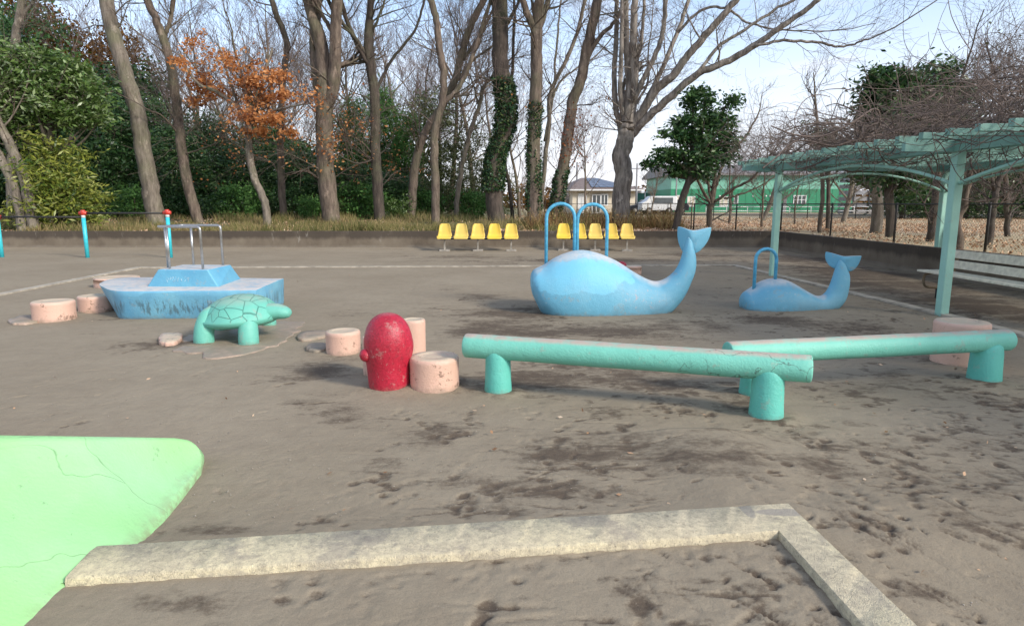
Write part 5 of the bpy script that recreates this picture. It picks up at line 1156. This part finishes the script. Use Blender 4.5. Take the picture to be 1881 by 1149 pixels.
traced_tree('ivy_tree', 'thick trunk wrapped in dark green ivy behind the left seat row', 26, [L([(912, 414), (907, 350), (910, 290), (926, 235), (930, 180), (920, 120), (919, 50), (917, -40)], (33, 27)), L([(920, 60), (945, 20), (965, -30)], (7, 4)), L([(918, 30), (900, 0), (885, -30)], (7, 4))], 13, 'bark_dark', side=8, low=0.6, ivy=dict(n=9000, z=(1.9, 6.4), gap=0.22, th=0.11, size=0.085))
traced_tree('slim_tree', 'very thin dark stem leaning beside the ivy covered trunk', 27, [L([(942, 408), (936, 340), (928, 290), (940, 150), (945, 30)], (8, 5))], 14, 'bark_dark', side=6)
traced_tree('forked_tree', 'brown trunk with patchy ivy and a wide fork at the top', 25.5, [L([(981, 416), (981, 350), (980, 280), (983, 200), (986, 120), (985, 55)], (27, 20)), L([(985, 60), (970, 30), (955, -15), (948, -50)], (13, 9), dy=-0.5), L([(986, 60), (1000, 25), (1010, -20)], (12, 8), dy=0.5), L([(985, 80), (983, 40), (975, -10)], (7, 4))], 15, 'bark_brown', side=8, low=0.6, ivy=dict(n=5200, z=(1.0, 5.4), gap=0.42, th=0.05, size=0.07))
traced_tree('pale_tree', 'pale slim trunk between the two ivied trunks left of the house', 30, [L([(992, 400), (999, 320), (1008, 230), (1012, 170), (1040, 110), (1060, 60), (1075, 0)], (9, 6)), L([(1010, 190), (1030, 150), (1060, 125)], (5, 3)), L([(1000, 260), (1015, 180), (1022, 90), (1030, 0)], (5, 3))], 16, 'bark_pale')
traced_tree('leaning_tree', 'trunk leaning right with reddish ivy leaves, left of the house', 25.5, [L([(1016, 412), (1026, 350), (1038, 290), (1044, 240), (1052, 190), (1068, 140), (1080, 80), (1094, 20), (1104, -40)], (23, 16)), L([(1072, 120), (1100, 70), (1130, 40), (1150, 0)], (9, 5), dy=-0.5)], 17, 'bark_brown', side=9, low=0.5, ivy=dict(n=2600, z=(0.8, 3.0), gap=0.35, th=0.05, size=0.07), leafy=dict(n=120, size=0.1, mat='leaf_orange', z=(2, 6), sig=0.3))
def red_ivy():
    rg = np.random.RandomState(5); mb = MB(); P = [D(u, v, 25.4) for u, v in ((1034, 300), (1042, 250), (1048, 200))]; C = []
    for k in range(520):
        s = rg.rand() * 2; i = int(s); p = P[i].lerp(P[i + 1], s - i) if i < 2 else P[2]; out = rg.rand() ** 3; C.append((p.x + rg.normal(0, 0.2) + out * 0.9, p.y + rg.normal(0, 0.2), p.z + rg.normal(0, 0.15) - out * 0.1))
    leaves(mb, np.array(C), 0.10, rg); o = mb.build('red_ivy', M['red_ivy'], loc=tuple(P[0])); tag(o, 'reddish climbing leaves clinging to the trunk leaning right near the house', 'climber')
red_ivy()
# the great split zelkova
traced_tree('split_tree', 'large many-stemmed bare tree with hollow trunk right of the house', 25, [
    L([(1142, 418), (1140, 370), (1146, 320), (1141, 285), (1150, 250), (1153, 225)], (34, 30)),
    L([(1142, 245), (1132, 200), (1128, 140), (1132, 70), (1133, 0), (1138, -60)], (11, 7), dy=1.0), L([(1148, 235), (1140, 180), (1141, 100), (1143, 20), (1140, -50)], (9, 6), dy=-0.8),
    L([(1152, 235), (1158, 180), (1155, 130), (1150, 60), (1150, -40)], (18, 9), dy=0.4), L([(1154, 220), (1165, 160), (1163, 90), (1165, 30), (1168, -40)], (16, 10), dy=-0.6), L([(1160, 170), (1168, 120), (1180, 60), (1186, -30)], (8, 5), dy=0.8),
    L([(1160, 215), (1172, 165), (1195, 120), (1215, 70), (1222, 20), (1225, -40)], (10, 7), dy=-1), L([(1170, 190), (1190, 150), (1190, 100)], (5, 3), dy=1.2),
    L([(1158, 240), (1180, 205), (1205, 165), (1235, 140), (1265, 100), (1300, 60), (1335, 20), (1370, -20)], (17, 9), dy=-2.0), L([(1190, 180), (1215, 130), (1240, 70), (1262, 10), (1275, -40)], (9, 6), dy=0.9),
    L([(1160, 248), (1190, 215), (1230, 180), (1275, 140), (1330, 115), (1385, 85), (1420, 60), (1470, 25), (1510, -5)], (15, 7), dy=-3.0), L([(1385, 84), (1440, 75), (1500, 78), (1540, 85), (1570, 80), (1595, 72)], (5, 2.5), y0=-2.0, dy=-1.2, len=1.2), L([(1245, 60), (1290, 18), (1330, 15), (1370, 40), (1400, 50)], (5, 3), y0=-1, dy=-1, len=1.0),
    L([(1275, 142), (1320, 85), (1360, 60), (1420, 20), (1480, -10)], (6, 4), y0=-1.5, dy=-0.8)], 18, 'bark_zelkova', 'twig', side=11, lv=2, upto=11.0, extra_kids=(5, 5, 4), sl=(0.8, 1.9), low=0.85)
# leafy small trees and others on the right
def leafy_tree(name, label, trunk, w, Y, blobs, seed, leafm, bark_='bark_dark', size=0.12, per=60, basez=None, sig=0.22, cat='tree', stalk=None, asp=0.42):
    rg = np.random.RandomState(seed); b = D(trunk[0][0], trunk[0][1], Y); bz = float(TZ(b.x, Y)); t = thing(name, label, cat, (b.x, Y, bz)); P = [tuple(D(u, v, Y)) for u, v in trunk]; P.insert(0, (P[0][0], P[0][1], bz - 0.2))
    Pc, Rc = catmull(P, np.linspace(px(w[0], Y) / 2 * 1.1, px(w[1], Y) / 2, len(P)), 5); mb = MB(); tube(mb, Pc, Rc, 12, rough=0.05, rng=rg); mc = MB(); out = []
    e = Pc[-1]
    for (u, v, ru, rv, k) in blobs:
        c = D(u, v, Y); r = (px(ru, Y), px(ru, Y) * 0.9, px(rv, Y)); C, T = clumped(rg, c, r, k, per, sig, 0.35); leaves(mc, C, size, rg, asp=asp, tint=T)
        cc = np.array(c); s0 = Pc[rg.randint(len(Pc) * 2 // 3, len(Pc))]
        for q in range(4):
            tgt = cc + rg.normal(0, 0.4, 3) * np.array(r); m = (s0 + tgt) / 2 + rg.normal(0, 0.1, 3); PP, RR = catmull([s0, m, tgt], [Rc[-1] * 0.6, Rc[-1] * .35, 0.01], 4); tube(mb, PP, RR, 6, caps=False)
    mb.build('trunk', M[bark_], t); mc.build('crown', M[leafm], t); return t
leafy_tree('evergreen_tree', 'round dark glossy evergreen tree on a leaning trunk right of the split tree', [(1240, 424), (1252, 370), (1264, 335), (1270, 300)], (14, 11), 23.2, [(1282, 184, 28, 16, 20), (1272, 222, 36, 13, 17), (1315, 220, 32, 18, 18), (1338, 252, 18, 26, 14), (1240, 250, 26, 13, 14), (1290, 256, 36, 15, 20), (1222, 284, 20, 13, 12), (1262, 288, 32, 15, 18), (1313, 288, 30, 14, 17), (1204, 300, 12, 7, 5), (1290, 314, 26, 8, 9), (1345, 178, 8, 20, 6), (1240, 312, 18, 7, 6)], 31, 'leaf_dark', size=0.17, per=58, sig=0.135, asp=0.40)
traced_tree('bare_small_tree', 'small bare spreading tree behind the fence right of the evergreen', 25, [L([(1303, 418), (1304, 385), (1308, 370)], (12, 9)), L([(1306, 375), (1285, 340), (1275, 300), (1262, 270)], (6, 3), dy=-.6, len=1.0), L([(1308, 372), (1318, 330), (1335, 290), (1370, 250), (1390, 215)], (7, 3), dy=0.5, len=1.0), L([(1310, 372), (1350, 345), (1380, 330), (1410, 290)], (6, 3), dy=-1, len=1.0), L([(1307, 372), (1300, 320), (1312, 270)], (5, 3), len=1.0), L([(1330, 365), (1350, 360), (1390, 345), (1440, 315)], (4, 2), dy=-.5, len=1.0)], 32, 'bark_brown', 'twig', upto=5.0, side=9, lv=2, sl=(0.5, 1.3), low=0.4)
traced_tree('bare_small_tree', 'thin bare sapling behind the fence seen under the left arch of the pergola', 21.5, [L([(1505, 436), (1507, 400), (1512, 350), (1508, 300), (1502, 250)], (9, 6)), L([(1510, 330), (1540, 300), (1570, 270)], (4, 2), len=0.8)], 33, 'bark_brown', upto=5.0, side=7, sl=(0.5, 1.2))
traced_tree('bare_small_tree', 'slanting bare young tree left of the thin sapling near the white railing', 36, [L([(1400, 412), (1410, 385), (1420, 360), (1428, 330), (1440, 300)], (9, 6)), L([(1412, 378), (1440, 365), (1465, 345)], (4, 2))], 34, 'bark_pale', upto=6, side=6)
traced_tree('bare_small_tree', 'pale bare tree standing before the right end of the green building', 34, [L([(1548, 412), (1556, 380), (1565, 340), (1568, 300)], (10, 7)), L([(1556, 382), (1600, 350), (1630, 330)], (4, 2)), L([(1560, 370), (1530, 330), (1520, 300)], (4, 2))], 35, 'bark_pale', upto=6, side=8)
leafy_tree('evergreen_tree', 'tall dark evergreen rising behind the middle of the pergola vine', [(1634, 450), (1636, 400), (1632, 340), (1640, 250)], (17, 13), 18.5, [(1640, 165, 50, 36, 60), (1690, 200, 52, 36, 52), (1625, 215, 44, 36, 44), (1655, 325, 50, 26, 34), (1735, 195, 44, 40, 40), (1610, 150, 22, 26, 14), (1725, 140, 26, 22, 12)], 36, 'leaf_dark', size=0.16, per=62, sig=0.17)
leafy_tree('olive_tree', 'olive green bush tree with leaves thinning at the left end of the vine', [(1520, 430), (1522, 350), (1520, 280)], (8, 6), 24, [(1518, 245, 36, 26, 26), (1540, 268, 30, 18, 14)], 37, 'leaf_olive', size=0.12, per=45, sig=0.18)
leafy_tree('pale_trunk_tree', 'pale forked trunk with low dark foliage behind the fence and pergola', [(1608, 432), (1612, 390), (1610, 350), (1606, 325)], (20, 16), 21, [(1600, 318, 40, 16, 20), (1585, 305, 36, 14, 14)], 38, 'leaf_olive', 'bark_pale', size=0.12, per=45, sig=0.16)
traced_tree('dark_tree', 'very dark trunk partly hidden by the rear pergola post', 16.5, [L([(1708, 458), (1712, 420), (1718, 370), (1724, 310), (1735, 240), (1750, 180)], (20, 5)), L([(1722, 300), (1700, 250), (1690, 200)], (6, 3), len=1.0)], 39, 'bark_dark', upto=6.0, side=10, sl=(0.6, 1.6))
traced_tree('dark_tree', 'knotty dark trunk leaning right above the white bench', 15.2, [L([(1812, 462), (1820, 420), (1826, 370), (1838, 320), (1862, 280), (1900, 230), (1940, 180)], (15, 6)), L([(1828, 350), (1815, 290), (1800, 240), (1805, 190)], (6, 3), len=1.2)], 40, 'bark_dark', upto=6.0, side=14, sl=(0.6, 1.6))
# tree mass at right edge
traced_tree('grey_tree', 'bushy grey bare tree crown at the right edge above the vine', 19, [L([(1850, 440), (1848, 350), (1842, 260), (1838, 200)], (11, 6)), L([(1840, 240), (1862, 190), (1880, 150)], (5, 3), len=1.2), L([(1840, 230), (1822, 180), (1812, 150)], (4, 2), len=0.9), L([(1838, 210), (1843, 170), (1846, 140)], (4, 2), len=0.9)], 41, 'bark_dark', 'twig_grey', upto=4.6, side=24, lv=3, sl=(0.6, 1.4), leafy=dict(n=500, size=0.08, mat='leaf_olive', sig=0.15))
# --- left evergreens
leafy_tree('glossy_evergreen', 'broad pale green glossy-leaved evergreen filling the upper left', [(110, 412), (105, 350), (95, 280), (90, 220)], (16, 12), 23.5, [(70, 165, 75, 60, 110), (20, 120, 60, 40, 60), (130, 190, 58, 48, 70), (30, 215, 70, 34, 60), (110, 130, 50, 30, 40), (150, 150, 30, 26, 16), (165, 210, 24, 20, 10), (-40, 170, 60, 60, 60)], 42, 'leaf_mid', size=0.19, per=56, sig=0.22, asp=0.34)
leafy_tree('yellowish_shrub', 'tall yellow green bamboo-leaved shrub behind the exercise bars', [(120, 418), (118, 380), (115, 340)], (6, 4), 23, [(100, 370, 62, 42, 60), (75, 310, 42, 36, 36), (140, 345, 46, 44, 40), (70, 270, 26, 22, 12), (130, 290, 24, 28, 12), (165, 385, 32, 26, 20), (60, 390, 40, 24, 24)], 43, 'leaf_shrub', size=0.20, per=52, sig=0.20, cat='shrub', asp=0.24)
# --- mass of the wood: evergreen and bare variants, each copied
def ever_variant(seed, h, rad, mat, n_cl=230, per=46, size=0.2, conic=False):
    rg = np.random.RandomState(seed); T = MB(); mc = MB(); tube(T, [(0, 0, -0.3), (0.05, 0.03, h * 0.4), (0, 0, h * 0.85)], [0.14, 0.10, 0.04], 8)
    nb = 7
    for k in range(nb):
        z = h * (0.14 + 0.80 * k / (nb - 1)); rr = rad * ((1.05 - 0.85 * k / (nb - 1)) if conic else (0.55 + 0.5 * math.sin(math.pi * (0.15 + 0.75 * k / (nb - 1)))))
        a = rg.rand() * 6.28; c = (math.cos(a) * rad * 0.25, math.sin(a) * rad * 0.25, z); C, t = clumped(rg, c, (rr, rr, h * 0.11), n_cl // nb, per, 0.26, 0.45, 0.1); leaves(mc, C, size, rg, asp=0.45 if not conic else 0.25, tint=t, droop=0.3)
        for q in range(3): tgt = np.array(c) + rg.normal(0, 0.5, 3) * np.array([rr, rr, 0.3]); tube(T, [(0, 0, z * 0.8), tuple((np.array([0, 0, z * .8]) + tgt) / 2), tuple(tgt)], [0.04, 0.025, 0.01], 5, caps=False)
    return T, mc
def make_proto(name, T, mc, bark_, crownm, part='crown'):
    t = empty(name, (0, 0, 0)); T.build('trunk', M[bark_], t, local=True); mc.build(part, M[crownm], t, local=True); return t
def place(proto, used, x, y, s, rz, label, cat, group=None, sz=None):
    o = proto if not used[0] else copy_tree(proto); used[0] = True
    for k in ('label', 'category', 'group'):
        if k in o: del o[k]
    o.location = (x, y, float(TZ(x, y))); o.rotation_euler = (0, 0, rz); o.scale = (s, s, sz or s); tag(o, label, cat, group); return o
rgF = np.random.RandomState(77)
EV = [(make_proto('evergreen_tree', *ever_variant(s, 6.0, 2.1, m, cn, 46, sz_, co), 'bark_dark', m), [False]) for s, m, cn, sz_, co in ((1, 'leaf_dark', 250, .20, False), (2, 'leaf_dark', 270, .17, False), (3, 'leaf_conifer', 300, .17, True), (4, 'leaf_olive', 190, .15, False), (5, 'leaf_rust', 300, .16, False))]
G1 = 'dark evergreens of the wood behind the trunks'
# (u centre, v top, distance, variant, label)
evs = [(-60, 60, 34, 1, 'dark evergreen at the far left edge beyond the glossy crown'), (30, 90, 36, 0, 'deep green evergreen behind the two leftmost leaning trunks'), (110, 130, 33, 1, 'dark evergreen behind the yellow green shrub'), (190, 175, 32, 0, 'dark evergreen left of the tall leaning trunk behind the exercise bars'),
       (235, 120, 38, 0, 'taller evergreen standing behind the tall leaning trunk'), (300, 190, 33, 1, 'evergreen filling the gap between the leaning trunk and the crooked trunk'), (345, 235, 30, 0, 'low dark evergreen at the foot of the crooked grey trunk'), (400, 215, 33, 1, 'dark evergreen directly left of the orange leaved tree'), (455, 270, 31, 0, 'low evergreen behind the crooked stem of the orange leaved tree'),
       (500, 230, 36, 1, 'dark evergreen behind the slim straight grey trunk'), (560, 280, 31, 0, 'low dark evergreen left of the big forked trunk'), (640, 185, 33, 2, 'bright green conifer right of the big forked trunk'), (700, 165, 35, 2, 'tallest green conifer behind the Y-shaped dark trunk'), (748, 215, 34, 2, 'feathery green conifer left of the trunk that curves right'),
       (655, 300, 30, 0, 'low dark bush tree at the left foot of the Y-shaped trunk'), (725, 320, 30, 1, 'low dark bush tree right of the foot of the Y-shaped trunk'), (810, 175, 35, 3, 'olive green thin tree behind the upright stem by the seats'), (850, 250, 34, 3, 'olive grey bush behind the thin pale bent trunk'), (885, 300, 32, 3, 'low olive bush just left of the ivy covered trunk'),
       (790, 330, 31, 3, 'low grey green bush behind the leftmost seats'), (150, 30, 42, 4, 'tall tree with rust brown foliage left of the leaning trunk'), (60, -10, 44, 4, 'rust brown crown above the glossy evergreen at top left'), (225, 60, 44, 4, 'rust brown crown just right of the tall leaning trunk'), (-90, -20, 44, 1, 'tall dark evergreen beyond the upper left corner'), (60, 20, 38, 1, 'tall dark evergreen under the rust brown crown')]
for u, vt, Y, k, lab in evs:
    b = D(u, 400, Y); h = D(u, vt, Y).z - float(TZ(b.x, Y)); s = h / 6.1; pr, us = EV[k]; wide = max(s, 0.72)
    o = place(pr, us, b.x, Y, min(wide, 1.35), rgF.rand() * 6.28, lab, 'tree', G1, sz=s)
# second dense row behind, fills to the ground
labs2 = ['beyond the far left trunks', 'beyond the yellow green shrub', 'beyond the exercise bars', 'between the leaning and crooked trunks, in the second row', 'beyond the boat handrails', 'beyond the orange leaves', 'beyond the slim grey trunk', 'beyond the left stem of the forked trunk', 'beyond the right stem of the forked trunk', 'beyond the two conifers', 'beyond the curving trunk']
for i, lb in enumerate(labs2):
    u = -20 + i * 74 + rgF.uniform(-8, 8); Y = 41 + rgF.uniform(-1.5, 1.5); b = D(u, 400, Y); h = D(u, 215 + rgF.uniform(-20, 20) + i * 6, Y).z - 0.8; s = h / 6.1
    place(EV[i % 2][0], EV[i % 2][1], b.x, Y, max(s, 1.0) * 1.1, rgF.rand() * 6.28, 'dark evergreen in the deep row ' + lb, 'tree', G1, sz=s)
# understorey bushes close behind the trunks
def bush_variant(seed, mat):
    rg = np.random.RandomState(seed); T = MB(); mc = MB()
    for k in range(6):
        a = rg.rand() * 6.28; tube(T, [(0, 0, -0.1), (0.2 * math.cos(a), 0.2 * math.sin(a), 0.5), (0.6 * math.cos(a), 0.6 * math.sin(a), 1.0)], [0.03, 0.02, 0.008], 5)
    C, t = clumped(rg, (0, 0, 0.75), (1.1, 1.0, 0.75), 70, 44, 0.17, 0.3, 0.12); leaves(mc, C, 0.13, rg, tint=t); return T, mc
BU = [(make_proto('bush', *bush_variant(50 + i, m), 'bark_dark', m, 'foliage'), [False]) for i, m in enumerate(('leaf_dark', 'leaf_mid', 'leaf_conifer'))]
bs = [(215, 0, 'dark bush right of the yellow green shrub'), (325, 0, 'dark bush between leaning and crooked trunks'), (410, 0, 'dark glossy bush right of the boat handrails'), (440, 2, 'green bush left of the orange leaved tree foot'), (545, 0, 'dark bush at the foot of the slim grey trunk'), (572, 2, 'small dark bush left of the forked trunk foot'), (640, 1, 'lighter green bush right of the forked trunk foot'), (668, 2, 'green bush left of the Y-shaped trunk foot'), (735, 1, 'green bush between the Y-shaped and curving trunks'), (780, 2, 'weedy bush left of the first yellow seat'), (865, 3, 'pale weedy bush behind the middle yellow seats'), (250, 2, 'green bush left of the tall leaning trunk foot')]
for u, k, lab in bs:
    k = min(k, 2); Y = 28.5 + rgF.uniform(-1, 1.5); b = D(u, 400, Y); place(BU[k][0], BU[k][1], b.x, Y, rgF.uniform(0.6, 1.0), rgF.rand() * 6.28, lab, 'bush', 'bushes under the wood edge')
# bare trees behind: five variants, copied
def bare_variant(seed, h=11.0, n_l=9):
    rg = np.random.RandomState(seed); out = []; P = [np.array([0, 0, -0.3])]; p = np.array([0., 0, 0.]); d = np.array([rg.normal(0, .05), rg.normal(0, .05), 1.0])
    n = 12
    for k in range(n): d = d + rg.normal(0, 0.05, 3) * np.array([1, 1, 0]); d /= np.linalg.norm(d); p = p + d * (h * 0.62 / n); P.append(p.copy())
    Rr = np.linspace(0.15, 0.07, len(P)); T = MB(); tube(T, P, Rr, 10)
    grow(out, P[-1], d, h * 0.35, 0.065, 3, rg, up=0.06, wob=0.10, kids=(6, 6, 5), spread=(0.3, 0.7), minr=0.0055)
    for j in range(n_l):
        i = rg.randint(4, len(P)); a = rg.normal(0, 1, 3); a[2] = 0.9; a /= np.linalg.norm(a); grow(out, P[i], a, rg.uniform(2.4, 4.2), rg.uniform(0.03, 0.06), 3, rg, up=0.10, wob=0.10, kids=(5, 5, 5), spread=(0.3, 0.75), minr=0.0055)
    A, B, na, nb = mesh_branches(out, 0.025)
    if A.n:
        T.v += A.v
        for k2, arrs in A.f.items(): T.f.setdefault(k2, []).extend([a + T.n for a in arrs])
        T.attr += A.attr; T.n += A.n
    return T, B
BV = [(make_proto('bare_tree', *bare_variant(90 + i), 'bark_brown', 'twig_grey' if i % 2 else 'twig', 'twigs'), [False]) for i in range(5)]
G2 = 'bare winter trees deeper in the wood'
bl = [(85, 46, 'at the far left above the glossy evergreen'), (170, 40, 'left of the tall leaning trunk'), (255, 44, 'in the gap right of the tall leaning trunk'), (345, 38, 'just right of the crooked trunk'), (385, 46, 'above the left half of the orange leaves'), (430, 38, 'rising over the orange leaved tree'), (475, 48, 'left of the slim grey trunk, far back'), (500, 41, 'right behind the slim grey trunk'), (550, 38, 'between the slim trunk and the forked trunk'), (640, 40, 'right of the forked trunk'), (665, 50, 'far back left of the Y-shaped trunk'), (720, 38, 'right of the Y-shaped trunk'), (742, 46, 'far back over the feathery conifer'), (765, 40, 'left of where two trunks cross'), (825, 42, 'between the crossing trunks and the seats'), (868, 39, 'left of the ivy covered trunk'), (890, 48, 'far back by the ivy covered trunk'), (955, 40, 'between the two ivied trunks'), (1030, 44, 'left of the house roof'), (1075, 52, 'behind the house at its left'), (600, 46, 'seen through the fork of the big trunk'), (300, 48, 'far back by the crooked trunk'), (530, 50, 'far back over the left stem of the forked trunk'), (790, 50, 'far back above the left seat row')]
for i, (u, Y, lab) in enumerate(bl):
    b = D(u, 400, Y); s = rgF.uniform(0.95, 1.3) * (1.0 if u < 930 else 0.72); place(BV[i % 5][0], BV[i % 5][1], b.x, Y, s, rgF.rand() * 6.28, 'bare winter tree ' + lab, 'tree', G2)
# small far bare trees by the buildings
for i, (u, Y, s, lab) in enumerate([(1195, 50, 0.42, 'low bare tree left of the dark evergreen, before the parked cars'), (1040, 60, 0.40, 'small bare brown tree at the left end of the house'), (1215, 95, 0.45, 'distant bare tree above the green court net'), (960, 70, 0.42, 'distant bare tree seen between ivied trunks'), (1000, 75, 0.40, 'distant bare tree left of the house gable'), (1460, 30, 0.30, 'low bare tree seen below the left end of the pergola roof'), (1340, 32, 0.42, 'bare bushy tree between evergreen and pergola'), (1400, 27, 0.36, 'low twiggy tree just left of the pergola front post')]):
    b = D(u, 400, Y); place(BV[(i + 2) % 5][0], BV[(i + 2) % 5][1], b.x, Y, s, rgF.rand() * 6.28, lab, 'tree', 'small bare trees beyond the field')
# dark wood beyond the field at right
for i in range(9):
    u = 1655 + i * 40; Y = 42 + (i % 3) * 3; b = D(u, 400, Y); s = (0.85 + 0.12 * ((i * 7) % 4))
    place(EV[i % 2][0], EV[i % 2][1], b.x, Y, s * 1.1, rgF.rand() * 6.28, ['first', 'second', 'third', 'fourth', 'fifth', 'sixth', 'seventh', 'eighth', 'ninth'][i] + ' evergreen from the left in the dark wood beyond the field', 'tree', 'evergreens of the wood right of the field', sz=s * 0.95)
# distant treeline reads as one mass
def treeline():
    rg = np.random.RandomState(8); mb = MB(); C = []
    for k in range(420):
        x = rg.uniform(-60, 130); y = rg.uniform(120, 150); h = rg.uniform(2, 6.5) * (0.6 + 0.6 * float(fbm(x, 0, 12, 2, 2))); n = 60; C.append(np.array([x, y, 0.5]) + rg.rand(n, 3) * np.array([5, 5, h]) - np.array([2.5, 2.5, 0]))
    leaves(mb, np.concatenate(C), 0.9, rg); tag(mb.build('treeline', M['leaf_rust']), 'far brown treeline on the horizon behind the buildings', kind='stuff')
treeline()
# ================================================================ GROUND COVER
def ground_cover():
    rg = np.random.RandomState(21)
    n = 52000; x = rg.uniform(-24, 2.6, n); y = WALL_Y + 0.3 + 7.5 * rg.rand(n) ** 1.25; keep = fbm(x, y, 1.3, 3, 2) > 0.47; x, y = x[keep], y[keep]; n = len(x); z = TZ(x, y)
    h = rg.uniform(0.10, 0.34, n) * (0.35 + 1.6 * fbm(x, y, 0.9, 2, 8) ** 1.5); a = rg.rand(n) * 6.28; lean = rg.normal(0, 0.35, (n, 2)) * h[:, None]; w = 0.014
    A = np.stack([x - np.cos(a) * w, y - np.sin(a) * w, z - 0.03], -1); B = np.stack([x + np.cos(a) * w, y + np.sin(a) * w, z - 0.03], -1); Cc = np.stack([x + lean[:, 0], y + lean[:, 1], z + h], -1)
    mb = MB(); mb.add(np.stack([A, B, Cc], 1).reshape(-1, 3), np.arange(3 * n).reshape(-1, 3), np.clip(0.25 + 0.6 * fbm(x, y, 1.5, 2, 5) + rg.normal(0, 0.2, n), 0, 1)); tag(mb.build('grass', M['grass']), 'thin green and straw coloured grass behind the back wall', kind='stuff')
    n = 46000; x = np.concatenate([rg.uniform(-1, 34, n), rg.uniform(WALL_X + 0.25, 26, 12000)]); y = np.concatenate([WALL_Y + 0.25 + 24 * rg.rand(n) ** 1.5, rg.uniform(7, WALL_Y, 12000)])
    x = np.concatenate([x, rg.uniform(-22, 2, 9000)]); y = np.concatenate([y, WALL_Y + 0.3 + 6 * rg.rand(9000)])
    m = len(x); C = np.stack([x, y, TZ(x, y) + 0.03 + 0.02 * rg.rand(m)], -1); mb = MB(); keep = fbm(x, y, 1.1, 3, 12) > 0.40; C = C[keep]; u = rg.normal(0, 1, (len(C), 3)) * np.array([1, 1, 0.25])
    leaves(mb, C, 0.062, rg, asp=0.7, droop=0.0); tag(mb.build('fallen_leaves', M['leaf_litter']), 'scattered brown and orange fallen leaves beyond the walls', kind='stuff')
    # dry weeds around the trunks near the fence
    P = []
    n = 7000; x = rg.uniform(0.5, 6.2, n); y = rg.uniform(23.2, 28, n); keep = fbm(x, y, 0.9, 2, 40) > 0.45; x, y = x[keep], y[keep]; n = len(x); h = rg.uniform(0.25, 0.85, n); a = rg.rand(n) * 6.28; w = 0.012; z = TZ(x, y); lean = rg.normal(0, 0.35, (n, 2)) * h[:, None]
    A = np.stack([x - np.cos(a) * w, y - np.sin(a) * w, z], -1); B = np.stack([x + np.cos(a) * w, y + np.sin(a) * w, z], -1); Cc = np.stack([x + lean[:, 0], y + lean[:, 1], z + h], -1)
    mb = MB(); mb.add(np.stack([A, B, Cc], 1).reshape(-1, 3), np.arange(3 * n).reshape(-1, 3), rg.rand(n)); s = rg.rand(n); leaves(mb, A + (Cc - A) * s[:, None], 0.07, rg); tag(mb.build('dry_weeds', M['dry_weed']), 'tangle of dry brown weeds in front of the house', kind='stuff')
    # small litter on the playground soil
    n = 150; uu = rg.uniform(-100, 1881, n); vv = 470 + 650 * rg.rand(n) ** 1.3; C = np.array([tuple(G(a, b, 0.012)) for a, b in zip(uu, vv)]); mb = MB(); leaves(mb, C, 0.030, rg, droop=0, asp=0.6, flatn=0.9); tag(mb.build('soil_litter', M['leaf_litter']), 'tiny dry leaf scraps scattered on the playground soil', kind='stuff')
    n = 1500; C = []; mb = MB()
    for k in range(n):
        p = G(rg.uniform(0, 1881), 560 + 580 * rg.rand(), 0.0); s = rg.uniform(0.0015, 0.005); V = np.array([(1,0,0),(-1,0,0),(0,1,0),(0,-1,0),(0,0,.7),(0,0,-.7)]) * s * rg.uniform(0.7, 1.3, (6, 1)) + np.array([p.x, p.y, 0.006]); mb.add(V, [(0,2,4),(2,1,4),(1,3,4),(3,0,4),(2,0,5),(1,2,5),(3,1,5),(0,3,5)])
    tag(mb.build('pebbles', simple('pebble', (0.36, 0.32, 0.27), 0.9, 0.3, 9)), 'tiny pale pebbles scattered over the playground soil', kind='stuff')
    # yellow weed by the kerb end
    p = G(135, 1088, 0.0); t = thing('weed', 'small yellow green weed at the left end of the sandbox edging', 'weed', p); mb = MB(); C = np.array(tuple(p)) + rg.normal(0, 1, (26, 3)) * np.array([0.022, 0.014, 0.008]) + np.array([0, 0, 0.02]); leaves(mb, C, 0.035, rg, asp=0.5, flatn=0.5); mb.build('leaves', M['leaf_shrub'], t)
    mb = MB()
    for k in range(8): tube(mb, [(p.x, p.y, -0.01), (p.x + rg.normal(0, 0.02), p.y + rg.normal(0, 0.012), 0.03)], 0.0012, 3); 
    mb.build('stems', M['leaf_shrub'], t)
ground_cover()
print('objects', len(COL.objects), 'tris', sum(len(m.polygons) for m in bpy.data.meshes))
